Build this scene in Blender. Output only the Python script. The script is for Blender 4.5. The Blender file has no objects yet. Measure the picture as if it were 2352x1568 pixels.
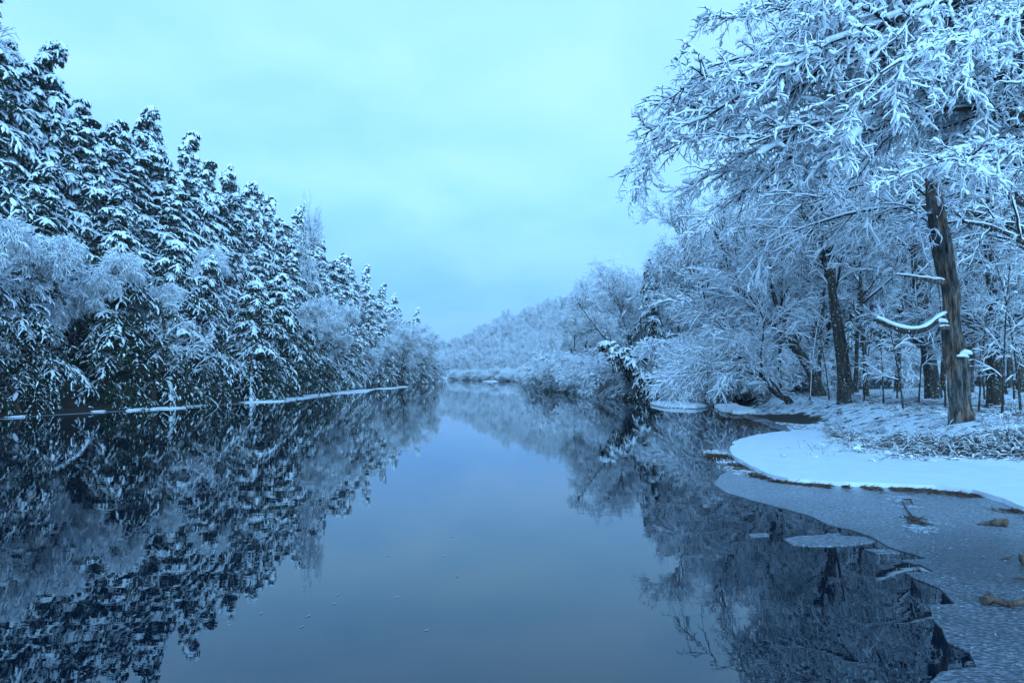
import bpy, math, random
import numpy as np
from mathutils import Vector

# ------------------------------------------------------------------ camera, sky, sun, exposure
SC = bpy.context.scene
COL = SC.collection
F, CX, HY, CAMH = 1600.0, 1176.0, 862.0, 1.7          # focal length and horizon in units of a 2352 px wide picture

cam = bpy.data.cameras.new("camera")
camo = bpy.data.objects.new("camera", cam)
COL.objects.link(camo)
camo.location = (0, 0, CAMH)
camo.rotation_euler = (math.radians(90), 0, 0)
cam.sensor_width = 36.0
cam.lens = 36.0 * F / 2352.0
cam.shift_y = (HY - 784.0) / 2352.0
cam.clip_start = 0.1
cam.clip_end = 6000
SC.camera = camo

SUN_EL, SUN_AZ = math.radians(17), math.radians(170)
world = bpy.data.worlds.new("World")
SC.world = world
world.use_nodes = True
wn = world.node_tree
wn.nodes.clear()


def N(nt, typ, **kw):
    n = nt.nodes.new(typ)
    for k, v in kw.items():
        if k.startswith("i_"):
            n.inputs[k[2:].replace("_", " ")].default_value = v
        else:
            setattr(n, k, v)
    return n


def ramp(nt, stops, interp='LINEAR'):
    r = N(nt, 'ShaderNodeValToRGB')
    r.color_ramp.interpolation = interp
    e = r.color_ramp.elements
    while len(e) < len(stops):
        e.new(0.5)
    for i, (p, c) in enumerate(stops):
        e[i].position = p
        e[i].color = (c[0], c[1], c[2], 1) if hasattr(c, '__len__') else (c, c, c, 1)
    return r


def build_world():
    L = wn.links.new
    out = N(wn, 'ShaderNodeOutputWorld')
    bg = N(wn, 'ShaderNodeBackground')
    bg.inputs['Strength'].default_value = 0.1
    sky = N(wn, 'ShaderNodeTexSky', sky_type='NISHITA', sun_disc=False)
    sky.sun_elevation = SUN_EL
    sky.sun_rotation = SUN_AZ
    tc = N(wn, 'ShaderNodeTexCoord')
    sep = N(wn, 'ShaderNodeSeparateXYZ')
    L(tc.outputs['Generated'], sep.inputs[0])
    # overcast deck: dimmer and bluer at the horizon, brighter above; zenith dimmed to darken flat snow
    rp = ramp(wn, [(0.0, (.23, .55, .80)), (0.10, (.30, .72, .92)), (0.24, (.46, .95, .98)), (0.45, (.53, 1.0, .98)), (.53, (.50, .95, .94)), (.68, (.19, .46, .60)), (1.0, (.12, .31, .43))])
    L(sep.outputs['Z'], rp.inputs[0])
    # cloud texture, projected on a layer so that it flattens to the horizon
    mz = N(wn, 'ShaderNodeMath', operation='ADD'); mz.inputs[1].default_value = 0.22
    L(sep.outputs['Z'], mz.inputs[0])
    dv = N(wn, 'ShaderNodeVectorMath', operation='DIVIDE')
    cb = N(wn, 'ShaderNodeCombineXYZ')
    for i in range(3):
        L(mz.outputs[0], cb.inputs[i])
    L(tc.outputs['Generated'], dv.inputs[0]); L(cb.outputs[0], dv.inputs[1])
    nz = N(wn, 'ShaderNodeTexNoise'); nz.inputs['Scale'].default_value = 1.9; nz.inputs['Detail'].default_value = 6
    nz.inputs['Distortion'].default_value = .3
    L(dv.outputs[0], nz.inputs['Vector'])
    cr = ramp(wn, [(0.34, (.80, .89, .97)), (0.5, (.95, .98, 1.0)), (0.64, (1.10, 1.04, 1.01))])
    L(nz.outputs['Fac'], cr.inputs[0])
    mul = N(wn, 'ShaderNodeMix', data_type='RGBA', blend_type='MULTIPLY')
    mul.inputs['Factor'].default_value = 1
    L(rp.outputs[0], mul.inputs['A']); L(cr.outputs[0], mul.inputs['B'])
    # blue of the upper deck goes past what the film holds
    vm = N(wn, 'ShaderNodeVectorMath', operation='MULTIPLY'); vm.inputs[1].default_value = (9.4, 10.0, 16.4)
    L(mul.outputs['Result'], vm.inputs[0])
    mx = N(wn, 'ShaderNodeMix', data_type='RGBA')
    mx.inputs['Factor'].default_value = 0.03
    # brightening added to the unseen sky behind the camera, to light tree faces
    bk = N(wn, 'ShaderNodeMapRange'); bk.inputs['From Min'].default_value = 0.25; bk.inputs['From Max'].default_value = -0.9
    bk.inputs['To Min'].default_value = 1.0; bk.inputs['To Max'].default_value = 2.8
    L(sep.outputs['Y'], bk.inputs['Value'])
    vs = N(wn, 'ShaderNodeVectorMath', operation='SCALE'); L(vm.outputs[0], vs.inputs[0]); L(bk.outputs[0], vs.inputs['Scale'])
    vm = vs
    L(vm.outputs[0], mx.inputs['A']); L(sky.outputs[0], mx.inputs['B'])
    L(mx.outputs['Result'], bg.inputs['Color'])
    L(bg.outputs[0], out.inputs['Surface'])


build_world()
world.cycles.sampling_method = 'MANUAL'
world.cycles.sample_map_resolution = 512

sun = bpy.data.lights.new("sun", 'SUN')
sun.energy = 2.9
sun.angle = math.radians(50)
sun.color = (0.29, 0.66, 1.0)
suno = bpy.data.objects.new("sun", sun)
COL.objects.link(suno)
suno.rotation_euler = (math.radians(90) - SUN_EL, 0, math.pi - SUN_AZ)

SC.view_settings.view_transform = 'Standard'
SC.view_settings.look = 'None'
SC.view_settings.exposure = 0.0
SC.view_settings.gamma = 1.0
SC.cycles.max_bounces = 8
SC.cycles.diffuse_bounces = 5
SC.cycles.glossy_bounces = 3
SC.cycles.volume_bounces = 0
SC.cycles.transmission_bounces = 2
SC.cycles.caustics_reflective = False
SC.cycles.caustics_refractive = False


# ------------------------------------------------------------------ helpers
def P(px, py, d):
    return np.array([(px - CX) * d / F, d, CAMH - (py - HY) * d / F])


def G(px, py, z=0.0):
    d = F * (CAMH - z) / (py - HY)
    return np.array([(px - CX) * d / F, d, z])


def hash2(ix, iy, s):
    h = (ix.astype(np.int64) * 374761393 + iy.astype(np.int64) * 668265263 + s * 974711) & 0x7fffffff
    h = ((h ^ (h >> 13)) * 1274126177) & 0x7fffffff
    return ((h ^ (h >> 16)) & 0xffff) / 65535.0


def vnoise(x, y, s=0):
    x = np.asarray(x, float); y = np.asarray(y, float)
    ix = np.floor(x); iy = np.floor(y)
    fx = x - ix; fy = y - iy
    fx = fx * fx * (3 - 2 * fx); fy = fy * fy * (3 - 2 * fy)
    a = hash2(ix, iy, s); b = hash2(ix + 1, iy, s); c = hash2(ix, iy + 1, s); d = hash2(ix + 1, iy + 1, s)
    return (a * (1 - fx) + b * fx) * (1 - fy) + (c * (1 - fx) + d * fx) * fy


def fbm(x, y, s=0, o=4):
    t = 0; a = .5
    for i in range(o):
        t = t + a * (vnoise(x, y, s + i) - .5) * 2
        x = np.asarray(x) * 2.03; y = np.asarray(y) * 2.03; a *= .5
    return t


def sstep(v):
    v = np.clip(v, 0, 1)
    return v * v * (3 - 2 * v)


class MB:
    def __init__(s):
        s.v = []; s.f = []; s.n = 0

    def add(s, v, f):
        s.v.append(np.asarray(v, np.float32).reshape(-1, 3)); s.f.append(np.asarray(f, np.int32).reshape(-1, 4) + s.n); s.n += len(s.v[-1])

    def tubes(s, paths, rad, sides=5, squash=1.0, cap=False):
        paths = np.asarray(paths, float); rad = np.asarray(rad, float)
        n, k, _ = paths.shape
        if n == 0:
            return
        T = np.gradient(paths, axis=1)
        T /= np.linalg.norm(T, axis=2, keepdims=True) + 1e-9
        vert = (np.abs(T[:, :, 2]).mean(1) > .85)
        ref = np.zeros((n, 1, 3)); ref[:, 0, 2] = 1; ref[vert, 0, 2] = 0; ref[vert, 0, 0] = 1
        U = np.cross(T, np.broadcast_to(ref, T.shape)); U /= np.linalg.norm(U, axis=2, keepdims=True) + 1e-9
        V = np.cross(U, T)
        a = np.arange(sides) * 2 * np.pi / sides + np.pi / 2
        ring = (paths[:, :, None, :] + rad[:, :, None, None] * (np.cos(a)[None, None, :, None] * U[:, :, None, :] +
                squash * np.sin(a)[None, None, :, None] * V[:, :, None, :]))
        v = ring.reshape(-1, 3)
        i = np.arange(n)[:, None, None] * k * sides; j = np.arange(k - 1)[None, :, None] * sides
        q = np.arange(sides)[None, None, :]; q2 = (q + 1) % sides
        f = np.stack([i + j + q, i + j + q2, i + j + sides + q2, i + j + sides + q], -1).reshape(-1, 4)
        s.add(v, f)

    def diamonds(s, c, d, l, w, rng):
        # leaf-like rhombs: centre c, direction d, half length l, half width w
        r = rng.normal(size=c.shape); u = np.cross(d, r); u /= np.linalg.norm(u, axis=1, keepdims=True) + 1e-9
        l = np.asarray(l).reshape(-1, 1); w = np.asarray(w).reshape(-1, 1)
        v = np.stack([c - d * l, c + u * w, c + d * l, c - u * w], 1).reshape(-1, 3)
        s.add(v, np.arange(len(v)).reshape(-1, 4))

    def mesh(s, name, mat, smooth=True):
        v = np.concatenate(s.v) if s.v else np.zeros((0, 3), np.float32)
        f = np.concatenate(s.f) if s.f else np.zeros((0, 4), np.int32)
        me = bpy.data.meshes.new(name)
        me.vertices.add(len(v)); me.vertices.foreach_set('co', v.ravel())
        me.loops.add(len(f) * 4); me.loops.foreach_set('vertex_index', f.ravel())
        me.polygons.add(len(f)); me.polygons.foreach_set('loop_start', np.arange(0, len(f) * 4, 4, dtype=np.int32))
        me.polygons.foreach_set('use_smooth', np.full(len(f), smooth))
        me.materials.append(mat)
        me.update(calc_edges=True)
        return me

    def obj(s, name, mat, parent=None, smooth=True):
        o = bpy.data.objects.new(name, s.mesh(name, mat, smooth))
        COL.objects.link(o); o.parent = parent
        return o


def tag(o, label=None, cat=None, group=None, kind=None):
    if label: o['label'] = label
    if cat: o['category'] = cat
    if group: o['group'] = group
    if kind: o['kind'] = kind
    return o


def empty(name, loc, label, cat, group=None, rz=0, sc=(1, 1, 1)):
    o = bpy.data.objects.new(name, None); COL.objects.link(o)
    o.location = [float(a) for a in loc]; o.rotation_euler = (0, 0, rz); o.scale = sc
    return tag(o, label, cat, group)


def norm(v):
    return v / (np.linalg.norm(v, axis=-1, keepdims=True) + 1e-9)


def grow(p, d, L, K, droop, wander, rng):
    p = np.array(p, float); d = norm(np.array(d, float)); L = np.asarray(L, float)
    step = (L / (K - 1))[:, None]
    out = [p.copy()]
    droop = np.broadcast_to(np.asarray(droop, float), (len(p),))
    for k in range(K - 1):
        p = p + d * step; out.append(p.copy())
        d = d + rng.normal(size=d.shape) * wander
        d[:, 2] -= droop / (K - 1)
        d = norm(d)
    return np.stack(out, 1)


def spawn(paths, rads, n, t0, t1, ang, rng, flat=0.0, up=0.0):
    """n attachment points on every path: position, direction, position along parent, parent radius there"""
    M, K, _ = paths.shape
    t = t0 + (t1 - t0) * (np.arange(n)[None] + rng.random((M, n))) / n
    x = t * (K - 1); i = np.minimum(x.astype(int), K - 2); f = (x - i)[..., None]
    m = np.arange(M)[:, None]
    a = paths[m, i]; b = paths[m, i + 1]
    pos = (a * (1 - f) + b * f).reshape(-1, 3); tan = norm(b - a).reshape(-1, 3)
    r = (rads[m, i] * (1 - f[..., 0]) + rads[m, i + 1] * f[..., 0]).reshape(-1)
    rnd = norm(np.cross(tan, rng.normal(size=tan.shape)))
    side = norm(np.cross(tan, np.array([0, 0, 1.0]))) * np.where((np.arange(n)[None] + np.zeros((M, 1))).reshape(-1, 1) % 2 == 0, 1, -1)
    perp = norm(rnd * (1 - flat) + side * flat + np.array([0, 0, up]))
    an = (ang[0] + (ang[1] - ang[0]) * rng.random(len(pos)))[:, None]
    d = norm(np.cos(an) * tan + np.sin(an) * perp)
    return pos, d, t.reshape(-1), r


def taper(r0, K, end=.3):
    return r0[:, None] * np.linspace(1, end, K)[None]


def snow_on(mb, paths, rads, rng, s0, s1, sides=5, squash=.75, amount=1.0, lump=.5, keep=1.0, wide=1.0):
    """a lumpy roll of snow lying along the upper side of every branch"""
    if keep < 1.0:
        sel = rng.random(len(paths)) < keep
        paths = paths[sel]; rads = rads[sel]
    if not len(paths):
        return
    T = norm(np.gradient(paths, axis=1))
    hz = np.sqrt(np.clip(1 - T[:, :, 2] ** 2, 0, 1))
    r = (s0 + s1 * rads) * (0.35 + .65 * hz) * (1 - lump / 2 + lump * rng.random(rads.shape)) * amount
    e = np.ones(rads.shape[1]); e[0] = .6; e[-1] = .35
    load = np.exp(rng.normal(size=len(paths)) * .5 - .08)[:, None]
    r = r * e[None] * load
    c = paths.copy(); c[:, :, 2] += rads * .55 + r * squash * .80
    mb.tubes(c, r * wide, sides, squash / wide)


# ------------------------------------------------------------------ materials
def mat(name):
    m = bpy.data.materials.new(name); m.use_nodes = True
    nt = m.node_tree
    b = nt.nodes['Principled BSDF']
    return m, nt, b, nt.links.new


def m_snow(name, base=(.90, .92, .94), bump=.25, scale=9.0):
    m, nt, b, L = mat(name)
    tc = N(nt, 'ShaderNodeTexCoord')
    nz = N(nt, 'ShaderNodeTexNoise'); nz.inputs['Scale'].default_value = scale; nz.inputs['Detail'].default_value = 4
    L(tc.outputs['Object'], nz.inputs['Vector'])
    r = ramp(nt, [(.25, tuple(c * .9 for c in base)), (.7, base)])
    L(nz.outputs['Fac'], r.inputs[0]); L(r.outputs[0], b.inputs['Base Color'])
    b.inputs['Roughness'].default_value = .7
    b.inputs['Specular IOR Level'].default_value = .2
    bp = N(nt, 'ShaderNodeBump'); bp.inputs['Strength'].default_value = bump; bp.inputs['Distance'].default_value = .03
    L(nz.outputs['Fac'], bp.inputs['Height']); L(bp.outputs[0], b.inputs['Normal'])
    return m


def m_bark(name, dark, light, flecks=.0, scale=6.0):
    m, nt, b, L = mat(name)
    tc = N(nt, 'ShaderNodeTexCoord')
    mp = N(nt, 'ShaderNodeMapping'); mp.inputs['Scale'].default_value = (1, 1, .22)
    L(tc.outputs['Object'], mp.inputs[0])
    nz = N(nt, 'ShaderNodeTexNoise'); nz.inputs['Scale'].default_value = scale * 2; nz.inputs['Detail'].default_value = 8; nz.inputs['Roughness'].default_value = .65
    L(mp.outputs[0], nz.inputs['Vector'])
    r = ramp(nt, [(.32, dark), (.68, light)])
    L(nz.outputs['Fac'], r.inputs[0])
    col = r.outputs[0]
    if flecks > 0:
        n2 = N(nt, 'ShaderNodeTexNoise'); n2.inputs['Scale'].default_value = 13; n2.inputs['Detail'].default_value = 3
        mp2 = N(nt, 'ShaderNodeMapping'); mp2.inputs['Scale'].default_value = (1, 1, 1.8)
        L(tc.outputs['Object'], mp2.inputs[0]); L(mp2.outputs[0], n2.inputs['Vector'])
        r2 = ramp(nt, [(.68 - flecks * .2, 0.0), (.72 - flecks * .2, 1.0)])
        L(n2.outputs['Fac'], r2.inputs[0])
        mx = N(nt, 'ShaderNodeMix', data_type='RGBA'); mx.inputs['B'].default_value = (.75, .78, .8, 1)
        L(r2.outputs[0], mx.inputs['Factor']); L(col, mx.inputs['A']); col = mx.outputs['Result']
    L(col, b.inputs['Base Color'])
    b.inputs['Roughness'].default_value = .9
    b.inputs['Specular IOR Level'].default_value = .15
    bp = N(nt, 'ShaderNodeBump'); bp.inputs['Strength'].default_value = .9; bp.inputs['Distance'].default_value = .04
    L(nz.outputs['Fac'], bp.inputs['Height']); L(bp.outputs[0], b.inputs['Normal'])
    return m


def m_plain(name, c1, c2, scale=3.0, rough=.8):
    m, nt, b, L = mat(name)
    tc = N(nt, 'ShaderNodeTexCoord')
    nz = N(nt, 'ShaderNodeTexNoise'); nz.inputs['Scale'].default_value = scale; nz.inputs['Detail'].default_value = 3
    L(tc.outputs['Object'], nz.inputs['Vector'])
    r = ramp(nt, [(.3, c1), (.7, c2)])
    L(nz.outputs['Fac'], r.inputs[0]); L(r.outputs[0], b.inputs['Base Color'])
    b.inputs['Roughness'].default_value = rough
    b.inputs['Specular IOR Level'].default_value = .2
    return m


M_SNOW = m_snow('snow')
M_SHELF = m_snow('packed_snow', (.70, .75, .79), .35, 2.5)
M_BARK = m_bark('bark', (.018, .014, .011), (.085, .066, .052), .22)
M_TWIG = m_plain('twig_bark', (.018, .013, .011), (.05, .036, .03), 4)
M_REDTWIG = m_plain('red_twig_bark', (.07, .04, .032), (.14, .085, .065), 4)
M_NEEDLE = m_plain('needles', (.010, .020, .009), (.030, .048, .020), 1.2)
M_SNAG = None


def m_snag():
    m, nt, b, L = mat('dead_wood')
    tc = N(nt, 'ShaderNodeTexCoord')
    mp = N(nt, 'ShaderNodeMapping'); mp.inputs['Scale'].default_value = (1, 1, .2)
    L(tc.outputs['Object'], mp.inputs[0])
    fine = N(nt, 'ShaderNodeTexNoise'); fine.inputs['Scale'].default_value = 13; fine.inputs['Detail'].default_value = 8; fine.inputs['Roughness'].default_value = .7
    L(mp.outputs[0], fine.inputs['Vector'])
    mp2 = N(nt, 'ShaderNodeMapping'); mp2.inputs['Scale'].default_value = (1, 1, .45)
    L(tc.outputs['Object'], mp2.inputs[0])
    big = N(nt, 'ShaderNodeTexNoise'); big.inputs['Scale'].default_value = 2.6; big.inputs['Detail'].default_value = 4
    L(mp2.outputs[0], big.inputs['Vector'])
    grey = ramp(nt, [(.40, (.02, .016, .014)), (.50, (.09, .08, .07)), (.62, (.24, .21, .18))])
    wood = ramp(nt, [(.40, (.022, .013, .009)), (.5, (.11, .065, .042)), (.62, (.30, .20, .145))])
    L(fine.outputs['Fac'], grey.inputs[0]); L(fine.outputs['Fac'], wood.inputs[0])
    k = ramp(nt, [(.48, 0.0), (.52, 1.0)])
    L(big.outputs['Fac'], k.inputs[0])
    mx = N(nt, 'ShaderNodeMix', data_type='RGBA')
    L(k.outputs[0], mx.inputs['Factor']); L(grey.outputs[0], mx.inputs['A']); L(wood.outputs[0], mx.inputs['B'])
    L(mx.outputs['Result'], b.inputs['Base Color'])
    b.inputs['Roughness'].default_value = .9
    bp = N(nt, 'ShaderNodeBump'); bp.inputs['Strength'].default_value = 1; bp.inputs['Distance'].default_value = .06
    L(fine.outputs['Fac'], bp.inputs['Height']); L(bp.outputs[0], b.inputs['Normal'])
    return m


M_SNAG = m_snag()


def m_ground():
    m, nt, b, L = mat('ground')
    tc = N(nt, 'ShaderNodeTexCoord')
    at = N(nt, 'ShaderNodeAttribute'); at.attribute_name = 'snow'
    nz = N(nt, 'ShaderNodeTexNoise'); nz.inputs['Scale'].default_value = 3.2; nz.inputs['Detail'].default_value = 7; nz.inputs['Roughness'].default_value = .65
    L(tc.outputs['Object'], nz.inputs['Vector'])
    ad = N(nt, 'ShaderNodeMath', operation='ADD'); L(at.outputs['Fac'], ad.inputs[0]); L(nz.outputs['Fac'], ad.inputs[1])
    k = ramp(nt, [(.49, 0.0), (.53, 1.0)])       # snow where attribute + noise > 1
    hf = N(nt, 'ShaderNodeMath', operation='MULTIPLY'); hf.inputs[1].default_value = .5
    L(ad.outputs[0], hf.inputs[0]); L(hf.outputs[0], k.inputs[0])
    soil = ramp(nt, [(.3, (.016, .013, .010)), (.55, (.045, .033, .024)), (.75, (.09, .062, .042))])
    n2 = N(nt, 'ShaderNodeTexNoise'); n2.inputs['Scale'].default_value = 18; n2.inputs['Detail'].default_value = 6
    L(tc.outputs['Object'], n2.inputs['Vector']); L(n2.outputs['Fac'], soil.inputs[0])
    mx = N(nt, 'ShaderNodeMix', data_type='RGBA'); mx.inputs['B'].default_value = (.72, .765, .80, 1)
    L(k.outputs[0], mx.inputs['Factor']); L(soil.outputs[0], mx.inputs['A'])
    L(mx.outputs['Result'], b.inputs['Base Color'])
    b.inputs['Roughness'].default_value = .8
    b.inputs['Specular IOR Level'].default_value = .2
    bp = N(nt, 'ShaderNodeBump'); bp.inputs['Strength'].default_value = .35; bp.inputs['Distance'].default_value = .05
    a2 = N(nt, 'ShaderNodeMath', operation='MULTIPLY'); L(n2.outputs['Fac'], a2.inputs[0])
    iv = N(nt, 'ShaderNodeMath', operation='SUBTRACT'); iv.inputs[0].default_value = 1.15; L(k.outputs[0], iv.inputs[1]); L(iv.outputs[0], a2.inputs[1])
    L(a2.outputs[0], bp.inputs['Height']); L(bp.outputs[0], b.inputs['Normal'])
    return m


def m_water():
    m, nt, b, L = mat('river_water')
    tc = N(nt, 'ShaderNodeTexCoord')
    b.inputs['Base Color'].default_value = (.001, .005, .012, 1)
    b.inputs['IOR'].default_value = 1.62
    b.inputs['Specular Tint'].default_value = (.62, .90, 1, 1)
    b.inputs['Roughness'].default_value = .0
    # a greasy film of forming ice dulls the mirror in long streaks
    mf = N(nt, 'ShaderNodeMapping'); mf.inputs['Scale'].default_value = (.10, .9, 1); mf.inputs['Rotation'].default_value = (0, 0, .12)
    L(tc.outputs['Object'], mf.inputs[0])
    nf = N(nt, 'ShaderNodeTexNoise'); nf.inputs['Scale'].default_value = 1.3; nf.inputs['Detail'].default_value = 5
    L(mf.outputs[0], nf.inputs['Vector'])
    rf = ramp(nt, [(.50, 0.0), (.72, .022)]); L(nf.outputs['Fac'], rf.inputs[0]); L(rf.outputs[0], b.inputs['Roughness'])
    # faint swell lines: long across the view, short along it
    mp = N(nt, 'ShaderNodeMapping'); mp.inputs['Scale'].default_value = (.5, 1.6, 1)
    L(tc.outputs['Object'], mp.inputs[0])
    n1 = N(nt, 'ShaderNodeTexNoise'); n1.inputs['Scale'].default_value = 1.6; n1.inputs['Detail'].default_value = 2
    L(mp.outputs[0], n1.inputs['Vector'])
    mp2 = N(nt, 'ShaderNodeMapping'); mp2.inputs['Scale'].default_value = (1.4, 3.5, 1)
    L(tc.outputs['Object'], mp2.inputs[0])
    n2 = N(nt, 'ShaderNodeTexNoise'); n2.inputs['Scale'].default_value = 6; n2.inputs['Detail'].default_value = 2
    L(mp2.outputs[0], n2.inputs['Vector'])
    b1 = N(nt, 'ShaderNodeBump'); b1.inputs['Strength'].default_value = 1; b1.inputs['Distance'].default_value = .0009
    b2 = N(nt, 'ShaderNodeBump'); b2.inputs['Strength'].default_value = 1; b2.inputs['Distance'].default_value = .00008
    L(n1.outputs['Fac'], b1.inputs['Height']); L(n2.outputs['Fac'], b2.inputs['Height'])
    L(b1.outputs[0], b2.inputs['Normal']); L(b2.outputs[0], b.inputs['Normal'])
    return m


def m_ice():
    m, nt, b, L = mat('frosted_ice')
    tc = N(nt, 'ShaderNodeTexCoord')
    big = N(nt, 'ShaderNodeTexNoise'); big.inputs['Scale'].default_value = .55; big.inputs['Detail'].default_value = 4
    L(tc.outputs['Object'], big.inputs['Vector'])
    mp = N(nt, 'ShaderNodeMapping'); mp.inputs['Rotation'].default_value = (0, 0, .7); mp.inputs['Scale'].default_value = (1, 2.4, 1)
    L(tc.outputs['Object'], mp.inputs[0])
    sp = N(nt, 'ShaderNodeTexNoise'); sp.inputs['Scale'].default_value = 26; sp.inputs['Detail'].default_value = 3; sp.inputs['Roughness'].default_value = .6
    L(mp.outputs[0], sp.inputs['Vector'])
    fl = N(nt, 'ShaderNodeTexVoronoi'); fl.inputs['Scale'].default_value = 7
    L(tc.outputs['Object'], fl.inputs['Vector'])
    fr = ramp(nt, [(.045, .55), (.09, 0.0)])
    L(fl.outputs['Distance'], fr.inputs[0])
    # thicker frost near the bank (world y 8 to 12), bare clear ice close to the camera
    sep = N(nt, 'ShaderNodeSeparateXYZ'); L(tc.outputs['Object'], sep.inputs[0])
    mr = N(nt, 'ShaderNodeMapRange'); mr.inputs['From Min'].default_value = 5.5; mr.inputs['From Max'].default_value = 10.8
    mr.inputs['To Min'].default_value = .0; mr.inputs['To Max'].default_value = .26
    L(sep.outputs['Y'], mr.inputs['Value'])
    r = ramp(nt, [(.40, .05), (.52, .16), (.68, .40)])
    L(sp.outputs['Fac'], r.inputs[0])
    k = ramp(nt, [(.32, .40), (.6, 1.15)])
    L(big.outputs['Fac'], k.inputs[0])
    mu = N(nt, 'ShaderNodeMath', operation='MULTIPLY'); L(r.outputs[0], mu.inputs[0]); L(k.outputs[0], mu.inputs[1])
    ad = N(nt, 'ShaderNodeMath', operation='ADD'); L(mu.outputs[0], ad.inputs[0]); L(mr.outputs[0], ad.inputs[1])
    a2 = N(nt, 'ShaderNodeMath', operation='MAXIMUM'); L(ad.outputs[0], a2.inputs[0]); L(fr.outputs[0], a2.inputs[1])
    c = ramp(nt, [(0, (.012, .02, .026)), (1, (.62, .68, .74))])
    L(a2.outputs[0], c.inputs[0]); L(c.outputs[0], b.inputs['Base Color'])
    b.inputs['Roughness'].default_value = .24
    b.inputs['IOR'].default_value = 1.31
    bp = N(nt, 'ShaderNodeBump'); bp.inputs['Strength'].default_value = .5; bp.inputs['Distance'].default_value = .01
    L(sp.outputs['Fac'], bp.inputs['Height']); L(bp.outputs[0], b.inputs['Normal'])
    return m


M_GROUND, M_WATER, M_ICE = m_ground(), m_water(), m_ice()
M_LITTER = m_plain('leaf_litter', (.035, .020, .013), (.17, .095, .055), 9)
M_GRASS = m_plain('dead_grass', (.03, .019, .013), (.11, .07, .045), 5)
M_STONE = m_plain('wet_stone', (.012, .012, .013), (.05, .05, .052), 12, .35)
M_FROST = m_plain('frost', (.22, .26, .3), (.5, .54, .58), 8)
M_DRIFT = m_bark('driftwood', (.03, .019, .014), (.20, .13, .095), 0, 9)

# ------------------------------------------------------------------ terrain
SH_R = np.array([(14, -20), (10.5, 4), (8.2, 7.6), (6.95, 9.05), (7.15, 9.6), (6.5, 10.9), (5.9, 11.1), (5.0, 11.55), (4.45, 12.3), (4.3, 13.4), (4.75, 15.3),
                 (5.6, 17.2), (7.3, 19.6), (8.6, 21.6), (9.6, 26), (10.5, 32.6), (11.3, 38), (10.6, 44), (8.6, 50), (7.6, 60), (6.4, 80), (6.0, 110),
                 (6.3, 150), (6, 183), (-6.5, 226), (-25, 268), (-60, 312), (-120, 350), (-400, 400), (-1600, 500)], float)
SH_L = np.array([(-26, -60), (-23.5, 0), (-21.3, 15), (-20.2, 25), (-19.9, 30), (-18.6, 34.5), (-17.0, 40), (-16.7, 48), (-17.3, 60), (-17.8, 75), (-17.2, 95),
                 (-16.4, 115), (-16.8, 150), (-20, 180), (-36, 225), (-64, 260), (-120, 296), (-400, 350), (-1600, 440)], float)


def pl_dist(x, y, pl):
    x = np.asarray(x, float); y = np.asarray(y, float)
    best = np.full(x.shape, 1e9)
    for a, b in zip(pl[:-1], pl[1:]):
        d = b - a; L2 = (d ** 2).sum()
        t = np.clip(((x - a[0]) * d[0] + (y - a[1]) * d[1]) / L2, 0, 1)
        best = np.minimum(best, np.hypot(x - a[0] - t * d[0], y - a[1] - t * d[1]))
    return best


POLY = np.concatenate([SH_L, SH_R[::-1]])


def in_poly(x, y, pl):
    x = np.asarray(x, float); y = np.asarray(y, float)
    ins = np.zeros(x.shape, bool)
    j = len(pl) - 1
    for i in range(len(pl)):
        xi, yi = pl[i]; xj, yj = pl[j]
        c = ((yi > y) != (yj > y)) & (x < (xj - xi) * (y - yi) / (yj - yi + 1e-12) + xi)
        ins ^= c; j = i
    return ins


def terrain(x, y):
    x = np.asarray(x, float); y = np.asarray(y, float)
    jag = .12 * fbm(x * 1.7, y * 1.7, 5, 3)
    dr = pl_dist(x, y, SH_R); dl = pl_dist(x, y, SH_L)
    ins = in_poly(x, y, POLY)
    s = np.minimum(dr, dl) + jag * np.clip(y / 20, .35, 1.0)
    bed = -np.clip(.25 * np.abs(s), 0, 1.2) - .03
    # right bank
    w = np.interp(y, [5, 9, 12, 16, 20, 24], [1.6, 2.2, 3.4, 3.2, 1.2, .6])
    right = .02 * sstep(s / .12) + .06 * sstep((s - 1.2) / 1.8) + .60 * sstep((s - w) / 2.4) + .42 * sstep((s - w - 2) / 9)
    right += np.clip(s - 26, 0, None) * .10 * (y < 400)
    far = sstep((y - 90) / 90)
    right += far * 25 * sstep((s - 3) / 95) * np.interp((x + 8) / np.maximum(y, 50), [-.11, -.06, .0, .08, .2], [.02, .3, .72, .95, 1.1]) * (1 + .12 * fbm(x / 60, y / 60, 31, 3))
    right += .04 * fbm(x * 1.1, y * 1.1, 9, 4) * sstep((s - w) / 2) + .012 * fbm(x * .9, y * .9, 19, 3)
    # left bank: undercut earth, then the steep wooded slope
    left = .10 * sstep(s / .2) + .12 * sstep(s / 1.2) + .9 * sstep((s - .7) / 2.2) + .36 * np.clip(s - 1.8, 0, 30) + .1 * np.clip(s - 31.8, 0, 60)
    left = left * (1 + .12 * fbm(x / 5, y / 5, 3, 3)) + .05 * fbm(x * 1.3, y * 1.3, 8, 3) * sstep(s / 1)
    land = np.where(dr < dl, right, left)
    return np.where(ins, bed, np.where(s > 0, land, bed))


def ground_z(x, y):
    return float(terrain(np.array([x]), np.array([y]))[0])


def lines(segs):
    out = []
    for a, b, st in segs:
        out += list(np.arange(a, b, st))
    return np.array(out)


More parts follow.
